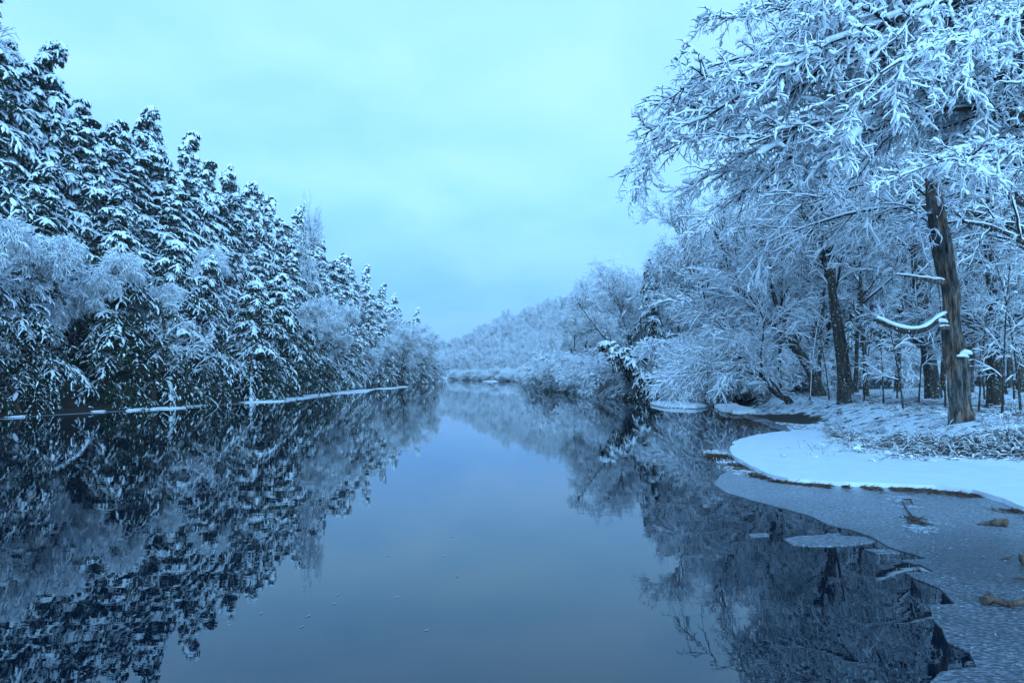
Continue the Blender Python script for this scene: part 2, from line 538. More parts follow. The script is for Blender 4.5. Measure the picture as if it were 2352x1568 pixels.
gx = lines([(-1600, -400, 60), (-400, -120, 10), (-120, -40, 2.5), (-40, -15, .4), (-15, 1.5, 1.0), (1.5, 13.5, .09), (13.5, 30, .4), (30, 60, 1.5), (60, 160, 4), (160, 400, 12), (400, 1601, 60)])
gy = lines([(-60, 2, 3), (2, 7, .3), (7, 17.5, .09), (17.5, 34, .22), (34, 62, .45), (62, 120, 1.2), (120, 340, 3), (340, 520, 12), (520, 1601, 60)])
X, Y = np.meshgrid(gx, gy)
Z = terrain(X, Y)
nx, ny = len(gx), len(gy)
tb = MB()
idx = np.arange(nx * ny).reshape(ny, nx)
tb.add(np.stack([X, Y, Z], -1).reshape(-1, 3), np.stack([idx[:-1, :-1], idx[:-1, 1:], idx[1:, 1:], idx[1:, :-1]], -1).reshape(-1, 4))
go = tb.obj('ground', M_GROUND)
tag(go, kind='structure')
dr = pl_dist(X, Y, SH_R); dl = pl_dist(X, Y, SH_L)
ins = in_poly(X, Y, POLY)
w = np.interp(Y, [5, 9, 12, 16, 20, 24], [1.6, 2.2, 3.4, 3.2, 1.2, .6])
sr = np.full(X.shape, .95)
slope_r = sstep((dr - w + .3) / .8) * (1 - sstep((dr - w - 4) / 5))
sr = sr - .36 * slope_r * (Y < 60) - .10 * sstep((dr - w - 2) / 2)
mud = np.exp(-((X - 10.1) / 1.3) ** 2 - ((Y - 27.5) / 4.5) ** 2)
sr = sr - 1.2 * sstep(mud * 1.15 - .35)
under = np.exp(-((Y - 48) / 9) ** 2) * (1 - sstep((dr - 1.2) / 1.5))  # undercut bank; its shadow is put in as bare dark soil
sr = sr - .9 * under - .42 * (Y > 52) * (1 - sstep((dr - 1.5) / 2.5))
sl = .12 + .5 * sstep((dl - 3.5) / 5)
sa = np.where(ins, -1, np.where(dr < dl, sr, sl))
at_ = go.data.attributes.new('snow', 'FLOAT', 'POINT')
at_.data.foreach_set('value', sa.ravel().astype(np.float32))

wb = MB()
wb.add([(-1600, -60, 0), (1600, -60, 0), (1600, 1600, 0), (-1600, 1600, 0)], [(0, 1, 2, 3)])
tag(wb.obj('river_water', M_WATER, smooth=False), kind='structure')


# ------------------------------------------------------------------ flat slabs with an irregular outline (ice, snow crusts)
def resample(pts, step, jag, seed, closed=True):
    pts = [np.array(p[:2], float) for p in pts]
    out = []
    for i in range(len(pts)):
        a = pts[i]; b = pts[(i + 1) % len(pts)]
        n = max(1, int(np.linalg.norm(b - a) / step))
        for k in range(n):
            out.append(a + (b - a) * k / n)
    out = np.array(out)
    j = fbm(out[:, 0] / jag[1], out[:, 1] / jag[1], seed, 3); j2 = fbm(out[:, 0] / jag[1] + 40, out[:, 1] / jag[1], seed, 3)
    out[:, 0] += j * jag[0]; out[:, 1] += j2 * jag[0]
    return out


def slab(name, pts, z0, z1, m, step=.12, jag=(.04, .3), seed=1, dome=0.0, parent=None):
    import bmesh
    o2 = resample(pts, step, jag, seed)
    bm = bmesh.new()
    c = o2.mean(0)
    rings = [(1.0, z0), (1.0, z1)]
    if dome > 0:
        rings += [(.9, z1 + dome * .5), (.7, z1 + dome * .85), (.35, z1 + dome)]
    vs = []
    for sc, z in rings:
        vs.append([bm.verts.new((c[0] + (p[0] - c[0]) * sc, c[1] + (p[1] - c[1]) * sc, z)) for p in o2])
    for a, b in zip(vs[:-1], vs[1:]):
        for i in range(len(o2)):
            j = (i + 1) % len(o2)
            bm.faces.new((a[i], a[j], b[j], b[i]))
    from mathutils.geometry import tessellate_polygon
    top = vs[-1]
    for tri in tessellate_polygon([[v.co.copy() for v in top]]):
        t3 = [top[k] for k in tri]
        if (t3[1].co - t3[0].co).cross(t3[2].co - t3[0].co).z < 0: t3.reverse()
        try: bm.faces.new(t3)
        except ValueError: pass
    ar = sum(o2[i][0] * o2[(i + 1) % len(o2)][1] - o2[(i + 1) % len(o2)][0] * o2[i][1] for i in range(len(o2)))
    if ar < 0:
        bmesh.ops.reverse_faces(bm, faces=[f for f in bm.faces if len(f.verts) == 4])
    me = bpy.data.meshes.new(name); bm.to_mesh(me); bm.free()
    me.materials.append(m)
    if dome > 0:
        me.polygons.foreach_set('use_smooth', [True] * len(me.polygons))
    o = bpy.data.objects.new(name, me); COL.objects.link(o); o.parent = parent
    return o


ice_px = [(1690, 1072), (1655, 1092), (1640, 1112), (1668, 1131), (1730, 1150), (1800, 1168), (1858, 1184), (1905, 1206), (1950, 1216), (2000, 1232),
          (2040, 1256), (2118, 1279), (2132, 1284), (2068, 1288), (2112, 1296), (2150, 1317), (2078, 1314), (2104, 1330), (2160, 1352), (2196, 1389), (2132, 1391),
          (2140, 1420), (2165, 1445), (2180, 1478), (2226, 1500), (2243, 1532), (2160, 1545), (2140, 1568), (2118, 1640), (2060, 1900)]
ice = [G(*p)[:2] for p in ice_px] + [np.array((9.6, 2.6)), np.array((12, 4)), np.array((10.2, 7)), np.array((8.6, 9.4)), np.array((7.6, 11)), np.array((6.5, 11.6)), np.array((5.2, 12.4))]
o = slab('river_ice', ice, -.02, .009, M_ICE, .04, (.014, .25), 3)
tag(o, kind='structure')
fl = [[(1800, 1240), (1830, 1232), (1900, 1230), (1980, 1234), (2010, 1244), (1960, 1254), (1880, 1256), (1820, 1252)],
      [(1985, 1262), (2050, 1264), (2068, 1272), (2010, 1272)],
      [(1718, 1228), (1760, 1226), (1765, 1232), (1725, 1234)],
      [(1895, 1226), (1925, 1224), (1930, 1229), (1900, 1231)]]
fll = ['wide pale ice floe drifting beside the dark stone', 'narrow ice floe along the edge of the ice sheet', 'thin sliver of ice farthest out on the open water', 'tiny ice floe touching the dark stone']
for i, f_ in enumerate(fl):
    o = slab('ice_floe', [G(*p)[:2] for p in f_], -.015, .012, M_ICE, .04, (.03, .2), 20 + i)
    tag(o, fll[i], 'ice floe', 'small ice floes off the ice sheet')
# thin ice strip in the cove and by the left bank
o = slab('river_ice', [G(*p)[:2] for p in [(1690, 947), (1740, 953), (1800, 968), (1850, 990), (1830, 1000), (1780, 984), (1730, 964), (1690, 955)]], -.02, .012, M_ICE, .15, (.1, .7), 8)
tag(o, kind='structure')
o = slab('river_ice', [(-21, 20), (-19.9, 26), (-19.55, 30), (-18.2, 34.5), (-16.5, 40), (-16.2, 48), (-16.8, 60), (-17.3, 75), (-16.5, 84), (-18.2, 84), (-18.6, 60), (-17.6, 48), (-17.9, 40), (-19.5, 34.5), (-20.8, 29), (-22.5, 20)], -.02, .012, M_ICE, .3, (.25, 2), 9)
tag(o, kind='structure')
# snow crusts lying on the ice and bank at the waterline
crusts = [[(-25, 947), (70, 945), (66, 953), (-20, 957)], [(262, 931), (380, 930), (430, 934), (350, 937), (290, 940)], [(402, 927), (455, 923), (500, 925), (450, 931), (410, 932)],
          [(205, 938), (240, 937), (238, 942), (206, 943)],
          [(535, 919), (560, 914), (640, 913), (700, 905), (745, 902), (770, 904), (700, 913), (650, 920), (560, 923)], [(715, 902), (790, 893), (860, 892), (840, 899), (760, 904)],
          [(850, 892), (880, 889), (920, 887), (940, 886), (900, 892)], [(890, 890), (905, 884), (925, 883), (935, 888)]]
for i, c_ in enumerate(crusts):
    o = slab('snow_crust', [G(p[0], p[1], .08)[:2] for p in c_], .01, .05, M_SNOW, .15, (.30, .6), 30 + i, dome=.03)
    tag(o, kind='structure')
for i, c_ in enumerate([[(1640, 932), (1690, 930), (1700, 938), (1740, 945), (1690, 948), (1650, 940)], [(1232, 877), (1275, 874), (1310, 882), (1330, 890), (1280, 887), (1245, 883)],
                        [(1110, 875), (1140, 874), (1145, 876), (1120, 877)],
                        [(1495, 926), (1560, 926), (1630, 931), (1600, 936), (1520, 932)]]):
    o = slab('snow_crust', [G(p[0], p[1], .08)[:2] for p in c_], .02, .12, M_SNOW, .4, (.25, 1.2), 50 + i, dome=.15)
    tag(o, kind='structure')


# ------------------------------------------------------------------ trees
def conifer_meshes(seed, H=12.0, R=2.9, nb=120, bare=.06, snowy=1.0, tipbend=.8, side_bias=.5, shoots=15, lean=0.0):
    rng = np.random.default_rng(seed)
    K = 16
    t = np.linspace(0, 1, K)
    tp = np.zeros((1, K, 3))
    bend = np.clip((t - .84) / .16, 0, 1) ** 2
    a = rng.random() * 6.28
    tp[0, :, 2] = H * (t - .03 * abs(tipbend) * bend) * (1 - .35 * min(lean, 1))
    tp[0, :, 0] = tipbend * bend * .75 + .15 * np.sin(t * 5 + a) + lean * H * t; tp[0, :, 1] = .12 * np.sin(t * 4 + a)
    tr = (.17 * H / 12 * (1 - t) ** .8 + .015)[None]
    trunk = MB(); trunk.tubes(tp, tr, 8)
    nee = MB(); sn = MB(); tw = MB()
    if lean: snow_on(sn, tp, tr, rng, .05, .6, 6, .7, 1, .8)
    u = bare + (1 - bare) * np.sort(rng.random(nb)) ** .9 * .985
    x = u * (K - 1); i = np.minimum(x.astype(int), K - 2); f = (x - i)[:, None]
    pos = tp[0, i] * (1 - f) + tp[0, i + 1] * f
    az = np.arange(nb) * 2.399 + rng.normal(size=nb) * .7
    prof = (1 - u) ** 1.0 * (1 - .3 * np.exp(-(u - bare) / .08))
    L = (R * prof * (.55 + .75 * rng.random(nb)) * (1 + side_bias * np.cos(az)) + .16 + .12 * (u > .8))
    d = np.stack([np.cos(az), np.sin(az), .45 - .75 * (1 - u) + rng.normal(size=nb) * .22], 1)
    bp_ = grow(pos, d, L * 1.08, 7, .8 + 1.2 * rng.random(nb), .08, rng)
    br = taper(.010 + .010 * L, 7, .25)
    tw.tubes(bp_, br, 3)
    p2, d2, t2, r2 = spawn(bp_, br, shoots, .08, .98, (.5, 1.25), rng, flat=.7)
    Lp = np.repeat(L, shoots)
    L2 = (.14 + .34 * Lp * (1 - .7 * t2)) * (.6 + .8 * rng.random(len(p2)))
    q = grow(p2, d2, L2, 5, 1.0, .12, rng)
    tw.tubes(q, np.full((len(q), 5), .005), 3)
    # snow sits in clots of very different sizes, thick on some boughs and shaken off others
    load = np.clip((.42 + .62 * u) * snowy * (.22 + 1.75 * rng.random(nb) ** 1.6), .05, 1.9)
    for path, n_, ld, k_, r_ in ((bp_, 12, load, 1.4, .066), (q, 7, np.repeat(load, shoots) * (.7 + .3 * t2), .9, .046)):
        c, dd, tt, _ = spawn(path, np.zeros(path.shape[:2]), n_, .05, 1.0, (0, .35), rng)
        l_ = np.repeat(ld, n_)
        kp = rng.random(len(c)) < np.clip(l_ * (.55 + .5 * tt), 0, .97)
        c, dd, l_ = c[kp], dd[kp], l_[kp]
        r = r_ * (.45 + 1.1 * rng.random(len(c)) ** 1.6) * np.sqrt(np.clip(l_, .35, 1.4))
        ln = r * (1.2 + 2.2 * rng.random(len(c)))
        g = np.array([-1, -.45, .4, 1])
        pp = c[:, None] + dd[:, None] * (ln[:, None] * g[None])[..., None]
        pp[:, :, 2] += (r * .45)[:, None]; pp[:, 0, 2] -= r * .2; pp[:, 3, 2] -= r * .35
        sn.tubes(pp, r[:, None] * np.array([.35, 1, .9, .3])[None] * k_ * (.8 + .4 * rng.random((len(c), 4))), 5, .62)
    for path, m, ln in ((q, 15, .075), (bp_, 26, .085)):
        pp, dd, tt, _ = spawn(path, np.zeros(path.shape[:2]), m, .05, 1.0, (.5, 1.2), rng, flat=.6)
        dd[:, 2] -= .45; dd = norm(dd)
        l = ln * (.6 + .9 * rng.random(len(pp)))
        nee.diamonds(pp + dd * l[:, None] * .8 - np.array([0, 0, .03]), dd, l, l * (.28 + .2 * rng.random(len(pp))), rng)
    return [('trunk', trunk.mesh('trunk', M_BARK)), ('branches', tw.mesh('branches', M_TWIG)), ('foliage', nee.mesh('foliage', M_NEEDLE, False)), ('snow_cover', sn.mesh('snow_cover', M_SNOW))]


def add_levels(rng, base, baser, levels, tw, sn, snow, ksnow=1.0):
    """levels: (n, t0, t1, (ang), length, K, droop, wander, radius, sides, snow sides)"""
    par, pr, plen = base, baser, None
    for n, t0, t1, ang, ln, K, droop, wan, rad, sides, ss, flat, up in levels:
        p, d, t, r = spawn(par, pr, n, t0, t1, ang, rng, flat, up)
        L = ln * (.55 + .8 * rng.random(len(p))) * (1.15 - .6 * t)
        ch = grow(p, d, L, K, droop, wan, rng)
        cr = taper(np.minimum(np.full(len(p), rad) * (.7 + .6 * rng.random(len(p))), r * .8 + .002), K, .35)
        tw.tubes(ch, cr, sides)
        snow_on(sn, ch, cr, rng, snow[0], snow[1], ss, .85, 1.0, .55)
        par, pr = ch, cr
    return par, pr


def frosted_meshes(seed, H=12.0, r0=.14, lean=.6, droop=.5, s=(.022, .5), n=(15, 7, 6, 6), L=(4.2, 1.9, .9, .42), t0=.3, spread=(.5, 1.0), stems=1, multi=.25, mtwig=None, up=.15, tr_=(.016, .011)):
    rng = np.random.default_rng(seed)
    K = 12
    trunk = MB(); tw = MB(); sn = MB()
    a = rng.random(stems) * 6.28
    d = np.stack([np.cos(a) * multi + (lean * .25), np.sin(a) * multi, np.ones(stems)], 1)
    tp = grow(np.zeros((stems, 3)), d, np.full(stems, H * .92) * (.8 + .2 * rng.random(stems) if stems > 1 else 1), K, 0, .06, rng)
    tp[:, :, 0] += lean * H * .18 * np.linspace(0, 1, K)[None] ** 2
    tr = taper(np.full(stems, r0), K, .12)
    trunk.tubes(tp, tr, 8)
    snow_on(sn, tp, tr, rng, .01, .35, 5, .7, 1, .8)
    lv = [(n[0], t0, .99, spread, L[0], 7, droop * .55, .10, r0 * .38, 5, 5, 0, up),
          (n[1], .12, 1.0, (.4, .95), L[1], 6, droop * .8, .12, .022, 4, 4, .3, .1),
          (n[2], .1, 1.0, (.4, 1.0), L[2], 5, droop, .14, tr_[0], 3, 4, .3, .05),
          (n[3], .1, 1.0, (.4, 1.0), L[3], 4, droop, .17, tr_[1], 3, 3, .3, 0)]
    add_levels(rng, tp, tr, lv, tw, sn, s)
    return [('trunk', trunk.mesh('trunk', M_BARK)), ('branches', tw.mesh('branches', mtwig or M_TWIG)), ('snow_cover', sn.mesh('snow_cover', M_SNOW))]


def top_of(meshes):
    t = 0
    for n_, me in meshes:
        if n_ == 'foliage': continue
        v = np.empty(len(me.vertices) * 3, np.float32); me.vertices.foreach_get('co', v); t = max(t, np.percentile(v[2::3], 99.8))
    return float(t)


TOPS = {}


def place(name, meshes, loc, rz, sc, label, cat, group, tilt=(0, 0)):
    o = empty(name, loc, label, cat, group, rz, (sc[0], sc[0], sc[1]))
    o.rotation_euler = (tilt[0], tilt[1], rz)
    for n_, me in meshes:
        c = bpy.data.objects.new(n_, me); COL.objects.link(c); c.parent = o
    return o


rnd = random.Random(7)
CON = [conifer_meshes(11 + i, R=(3.3, 3.9, 3.0, 3.6, 2.8)[i], nb=(140, 150, 130, 140, 125)[i], snowy=(2.0, 1.75, 2.1, 1.9, 2.2)[i], tipbend=(.9, .3, 1.1, -.8, .5)[i]) for i in range(5)]
CONLOW = [conifer_meshes(31 + i, H=9.0, R=3.6, nb=150, bare=.02, snowy=(.9, 1.2)[i], tipbend=.4, side_bias=.4, shoots=17) for i in range(2)]
BIRCH = [frosted_meshes(51 + i, H=9.5, r0=.09, lean=(1.5, 1.1, 2.0)[i], droop=1.2, s=(.019, .5), n=(20, 8, 8, 6), L=(1.7, 1.1, .75, .5), t0=.35, spread=(.3, .75), tr_=(.008, .005)) for i in range(3)]
DECI = [frosted_meshes(71 + i, H=12, r0=.15, lean=(.5, -.3, 1.0, .2)[i], droop=(.5, .7, .4, .6)[i], n=(20, 8, 6, 5), L=(3.4, 1.7, .9, .42), t0=.26, spread=(.55, 1.05), s=(.012, .6)) for i in range(4)]
ORD = ['first', 'second', 'third', 'fourth', 'fifth', 'sixth', 'seventh', 'eighth', 'ninth', 'tenth', 'eleventh', 'twelfth', 'thirteenth', 'fourteenth', 'fifteenth', 'sixteenth', 'seventeenth', 'eighteenth', 'nineteenth', 'twentieth',
       'twenty-first', 'twenty-second', 'twenty-third', 'twenty-fourth', 'twenty-fifth', 'twenty-sixth', 'twenty-seventh', 'twenty-eighth', 'twenty-ninth', 'thirtieth'] + ['number ' + w_ for w_ in (a_ + b_ for a_ in ('thirty', 'forty', 'fifty', 'sixty', 'seventy', 'eighty', 'ninety') for b_ in ('', '-one', '-two', '-three', '-four', '-five', '-six', '-seven', '-eight', '-nine'))][1:]


def left_shore_x(y):
    return float(np.interp(y, SH_L[:, 1], SH_L[:, 0]))


def put(name, meshes, x, y, rz, h, label, cat, group, wid=1.0, base=12.0, tilt=(0, 0), dz=-.1):
    z = ground_z(x, y)
    key = meshes[0][1].name
    if key not in TOPS: TOPS[key] = top_of(meshes)
    k = h / TOPS[key]
    return place(name, meshes, (x, y, z + dz), rz, (k * wid, k), label, cat, group, tilt)


# left bank, row hanging over the water
ys = [20.5, 24, 27.5, 31, 34.8, 38.5, 42.5, 47, 52, 57, 62.5, 68, 74, 81, 88, 96, 105, 115, 126, 138, 150, 164]
for i, y in enumerate(ys):
    x = left_shore_x(y) - 1.2 - rnd.random() * 1.1
    m = CONLOW[i % 2] if (i < 12 and i % 3) else CON[rnd.randrange(5)]
    put('hemlock_tree', m, x, y + rnd.uniform(-.6, .6), rnd.uniform(-.5, .5), rnd.uniform(6.8, 9.8), 'dark hemlock low over the water, %s along the left bank' % ORD[i], 'tree', 'hemlocks overhanging the left waterline', rnd.uniform(1, 1.15), 9.0 if i < 12 else 12.0, (rnd.uniform(-.04, .04), rnd.uniform(.04, .12)))
# middle row
y = 25.0; i = 0
while y < 165:
    x = left_shore_x(y) - 5.2 - rnd.random() * 1.6
    put('hemlock_tree', CON[rnd.randrange(5)], x, y, rnd.uniform(-.7, .7), rnd.uniform(9.6, 12.0), 'snow-laden hemlock in the middle row of the slope, %s up the river' % ORD[i], 'tree', 'hemlocks in the middle of the left slope', rnd.uniform(1.0, 1.2), 12.0, (rnd.uniform(-.04, .04), rnd.uniform(0, .08)))
    y += rnd.uniform(3.4, 4.8) * (1 + y / 150); i += 1
# skyline row: (px, tip py) read off the photograph's treeline
sky = [(-60, -40), (12, 90), (68, 82), (120, 190), (178, 225), (228, 262), (262, 290), (308, 246), (350, 268), (405, 300), (458, 372), (512, 376), (548, 412), (600, 425), (622, 450), (690, 470), (735, 535), (768, 585), (802, 580), (838, 607), (870, 650), (908, 672), (950, 705), (985, 780)]
for i, (px, py) in enumerate(sky):
    off = 10.5 + rnd.uniform(-1, 1.5)
    # distance at which the sight line meets the row
    d = 30.0
    for _ in range(40):
        d = (left_shore_x(d) - off) / ((px - CX) / F)
        d = max(20, min(200, d))
    xx = (px - CX) * d / F
    zt = CAMH - (py - HY) * d / F
    z = ground_z(xx, d)
    h = max(6.0, zt - z + .1)
    put('hemlock_tree', CON[i % 5], xx, d, rnd.uniform(-.4, .9), h, 'tall snow-laden hemlock on the skyline, %s from the picture edge along the left slope' % ORD[i], 'tree', 'hemlocks on the skyline of the left slope', rnd.uniform(.85, 1.0) * min(1.2, 13.5 / h + .15), 12.0, (0, rnd.uniform(-.03, .05)))
SKYX = np.array([p_[0] for p_ in sky]); SKYY = np.interp(SKYX, [-60, 12, 90, 180, 262, 350, 458, 600, 690, 802, 908, 985], [60, 110, 190, 260, 320, 330, 410, 470, 520, 625, 710, 800])
px = -40.0; i = 0
while px < 992:
    d = 30.0; off = 8.0 + rnd.uniform(-.8, 1.2)
    for _ in range(40):
        d = max(20, min(190, (left_shore_x(d) - off) / ((px - CX) / F)))
    xx = (px - CX) * d / F
    top = np.interp(px, SKYX, SKYY) + rnd.uniform(0, 45) * 40 / max(d, 40)
    h = max(5.0, CAMH - (top - HY) * d / F - ground_z(xx, d))
    put('hemlock_tree', CON[rnd.randrange(5)], xx, d, rnd.uniform(-.5, .9), h, 'hemlock just under the left skyline, %s from the picture edge' % ORD[i], 'tree', 'hemlocks below the skyline of the left slope', rnd.uniform(1.0, 1.25) * min(1.4, 13.5 / h), 12.0, (0, rnd.uniform(-.02, .06)))
    px += rnd.uniform(34, 48) * (1 - .55 * sstep(np.array((px - 300) / 600.0)).item()); i += 1
put('frosted_tree', DECI[1], *P(-70, 860, 38)[:2], .3, 21.0, 'tall frosted tree whose fine twigs reach in at the upper picture edge', 'tree', None, .8)
put('frosted_tree', DECI[3], *P(682, 860, 72)[:2], .3, 18.5, 'bare frosted tree standing upright above the hemlocks of the left slope', 'tree', None, .35)
# frosted birches arching out between the hemlocks
bl = [(28, 300, 27.5, 'at the picture edge, reaching highest'), (-40, 560, 26, 'low at the picture edge'), (90, 480, 31, 'with the widest fan of white twigs'), (210, 520, 33, 'bowed like a plume above the dark stems'), (300, 460, 38, 'leaning out of the slope above the bank'),
      (420, 640, 38, 'small and round, low beside a dark gap'), (350, 380, 46, 'pale and thin high on the slope'), (470, 660, 44, 'short, under a taller hemlock'), (640, 600, 60, 'fine and pale, tall between two hemlocks'), (700, 560, 66, 'upright with bare twigs at its tip'), (760, 640, 78, 'drooping toward the river'),
      (830, 770, 72, 'low and rounded, half way up the river'), (860, 720, 92, 'feathery on the upper slope'), (905, 760, 105, 'dense white, beyond the low round one'), (950, 800, 120, 'near the far point'), (980, 830, 140, 'at the far point itself')]
for i, (px, py, d, t_) in enumerate(bl):
    x = (px - CX) * d / F; zt = CAMH - (py - HY) * d / F
    x = min(x, left_shore_x(d) - 1.2)
    x -= 1.0
    h = max(4.5, zt - ground_z(x, d) + 1.2)
    h = min(h * .8, 7.0) * (.78 if d < 40 else .9)
    if d < 40: x -= 1.6
    put('frosted_birch', BIRCH[i % 3], x - 1.2, d - .5, rnd.uniform(-.5, .35), h, 'white frosted birch on the left bank, ' + t_, 'tree', 'frosted birches on the left bank', 1.0, 9.5)

# right bank forest
def right_shore_x(y):
    return float(np.interp(y, SH_R[4:, 1], SH_R[4:, 0]))


cnt = 0
placed = []
for k in range(900):
    y = 27 + 78 * rnd.random() ** 1.3
    x = right_shore_x(y) + 2.5 + rnd.random() ** .8 * (4 + y * .55)
    px = CX + x / y * F
    if px > 2560 or any((x - a) ** 2 + (y - b) ** 2 < (2.3 + y / 60) ** 2 for a, b in placed):
        continue
    if y < 37 or (y < 62 and 1420 < px < 1570):
        continue
    placed.append((x, y))
    ev = rnd.random() < .34 and y > 30
    h = rnd.uniform(9, 13) + (x > 18) * 1
    if y < 60 and px < 1620: h = min(h, 9)
    cap = 1.7 + (862 - 500) / 1600 * y if px < 1560 else 99
    h = min(h, max(6, cap))
    if ev:
        put('young_hemlock', CON[rnd.randrange(5)], x, y, rnd.uniform(0, 6.3), rnd.uniform(4, 9), 'dark snow-dusted hemlock standing among bare trees of the right wood', 'tree', 'hemlocks in the right wood', 1.0, 12.0)
    else:
        put('frosted_tree', DECI[rnd.randrange(4)], x, y, rnd.uniform(0, 6.3), h, 'bare tree white with snow standing in the right wood', 'tree', 'frosted trees in the right wood', rnd.uniform(1.0, 1.2), 12.0)
    cnt += 1
    if cnt > 105: break

# the trees that stand out on the right
for i, (px, ty, d, lab) in enumerate([(1545, 500, 56, 'tall white tree right behind the narrow spruce'), (1598, 455, 50, 'tall white tree above the reddish bushes'), (1650, 420, 46, 'tall white tree behind the crooked stem'), (1512, 545, 64, 'white tree standing between the spruce and the tall white trees'),
                                     (1715, 400, 47, 'tall white tree left of the leaning tree crown'), (1790, 380, 44, 'tall white tree behind the leaning tree crown'), (1460, 600, 70, 'white tree just left of the narrow spruce top')]):
    x_ = (px - CX) * d / F
    put('frosted_tree', DECI[i % 4], x_, d, i * 1.7, CAMH + (HY - ty) * d / F - ground_z(x_, d), lab, 'tree', None, .85)
put('frosted_tree', DECI[0], *P(1395, 860, 92)[:2], .4, 17.8, 'tall broad frosted tree rising highest over the river bend', 'tree', None, 1.05)
put('frosted_tree', DECI[2], *P(1345, 860, 98)[:2], 2.0, 16.0, 'frosted tree leaning left beside the tallest one at the bend', 'tree', None, .9)
put('frosted_tree', DECI[1], *P(1440, 860, 86)[:2], 1.2, 15.5, 'frosted tree just right of the tallest one at the bend', 'tree', None, .9)
put('spruce_tree', CON[1], *P(1497, 860, 51)[:2], 2.5, 10.2, 'dark narrow spruce dusted with snow near the fallen tree', 'tree', None, .72)
for i, (px, d, h, wd, lab) in enumerate([(1510, 46.5, 2.6, 2.3, 'low mound of snow-buried evergreen boughs under the fallen conifer'), (1562, 44.5, 2.2, 2.4, 'low snowy evergreen at the root end of the fallen conifer'), (1455, 50, 2.6, 2.0, 'low snowy evergreen at the water left of the root of the fallen conifer')]):
    put('snowy_shrub', CON[4 - i], (px - CX) * d / F, d, i * 2.0, h, lab, 'bush', None, wd)
put('spruce_tree', CON[4], *P(1368, 860, 62)[:2], 1.5, 4.2, 'small dark spruce behind the leaning trunk', 'tree', None, 1.2)

# far bank and hill
cnt = 0
for k in range(4000):
    t_ = rnd.random()
    i = rnd.uniform(18.5, 26.6)
    a = SH_R[int(i)]; b = SH_R[int(i) + 1]; q = a + (b - a) * (i % 1)
    nrm = np.array([(b - a)[1], -(b - a)[0]]); nrm /= np.linalg.norm(nrm)
    off = 2 + 16 * t_
    x, y = q + nrm * off
    if y < 95 or any((x - c) ** 2 + (y - d) ** 2 < (3.2 + y / 130) ** 2 for c, d in placed) or x < -.13 * y - 8:
        continue
    placed.append((x, y))
    ev = rnd.random() < .16
    if ev:
        put('young_hemlock', CON[rnd.randrange(5)], x, y, rnd.uniform(0, 6.3), rnd.uniform(5, 9), 'small dark hemlock along the far bank under the hill', 'tree', 'hemlocks along the far bank', 1.0)
    else:
        put('frosted_tree', DECI[rnd.randrange(4)], x, y, rnd.uniform(0, 6.3), rnd.uniform(5.5, 9.5), 'rounded white frosted tree along the far bank under the hill', 'tree', 'frosted trees along the far bank', rnd.uniform(1.1, 1.4))
    cnt += 1
    if cnt > 110: break


ZONES = [(1180, 'opposite the far point'), (1300, 'left of the tall frosted tree'), (1470, 'around the tall frosted tree'), (1600, 'behind the narrow spruce'), (1800, 'behind the leaning trunks'), (2000, 'behind the twin trunk'), (2200, 'behind the peeling snag'), (9999, 'toward the picture edge')]


def relabel(prefix, grp, base):
    """every tree of a group is told apart by what it stands at and its order there"""
    by = {}
    for o in COL.objects:
        if o.get('group') == grp and o.name.startswith(prefix):
            px = CX + o.location.x / o.location.y * F
            z = next(i for i, (lim, _) in enumerate(ZONES) if px < lim)
            by.setdefault(z, []).append((px, o))
    for z, li in by.items():
        for i, (_, o) in enumerate(sorted(li, key=lambda t: t[0])):
            o['label'] = '%s, %s from the left %s' % (base, ORD[i], ZONES[z][1])


relabel('frosted_tree', 'frosted trees in the right wood', 'bare snowy tree')
relabel('young_hemlock', 'hemlocks in the right wood', 'dark wood hemlock')
relabel('young_hemlock', 'hemlocks along the far bank', 'small far-bank hemlock')
relabel('frosted_tree', 'frosted trees along the far bank', 'round far-bank tree')


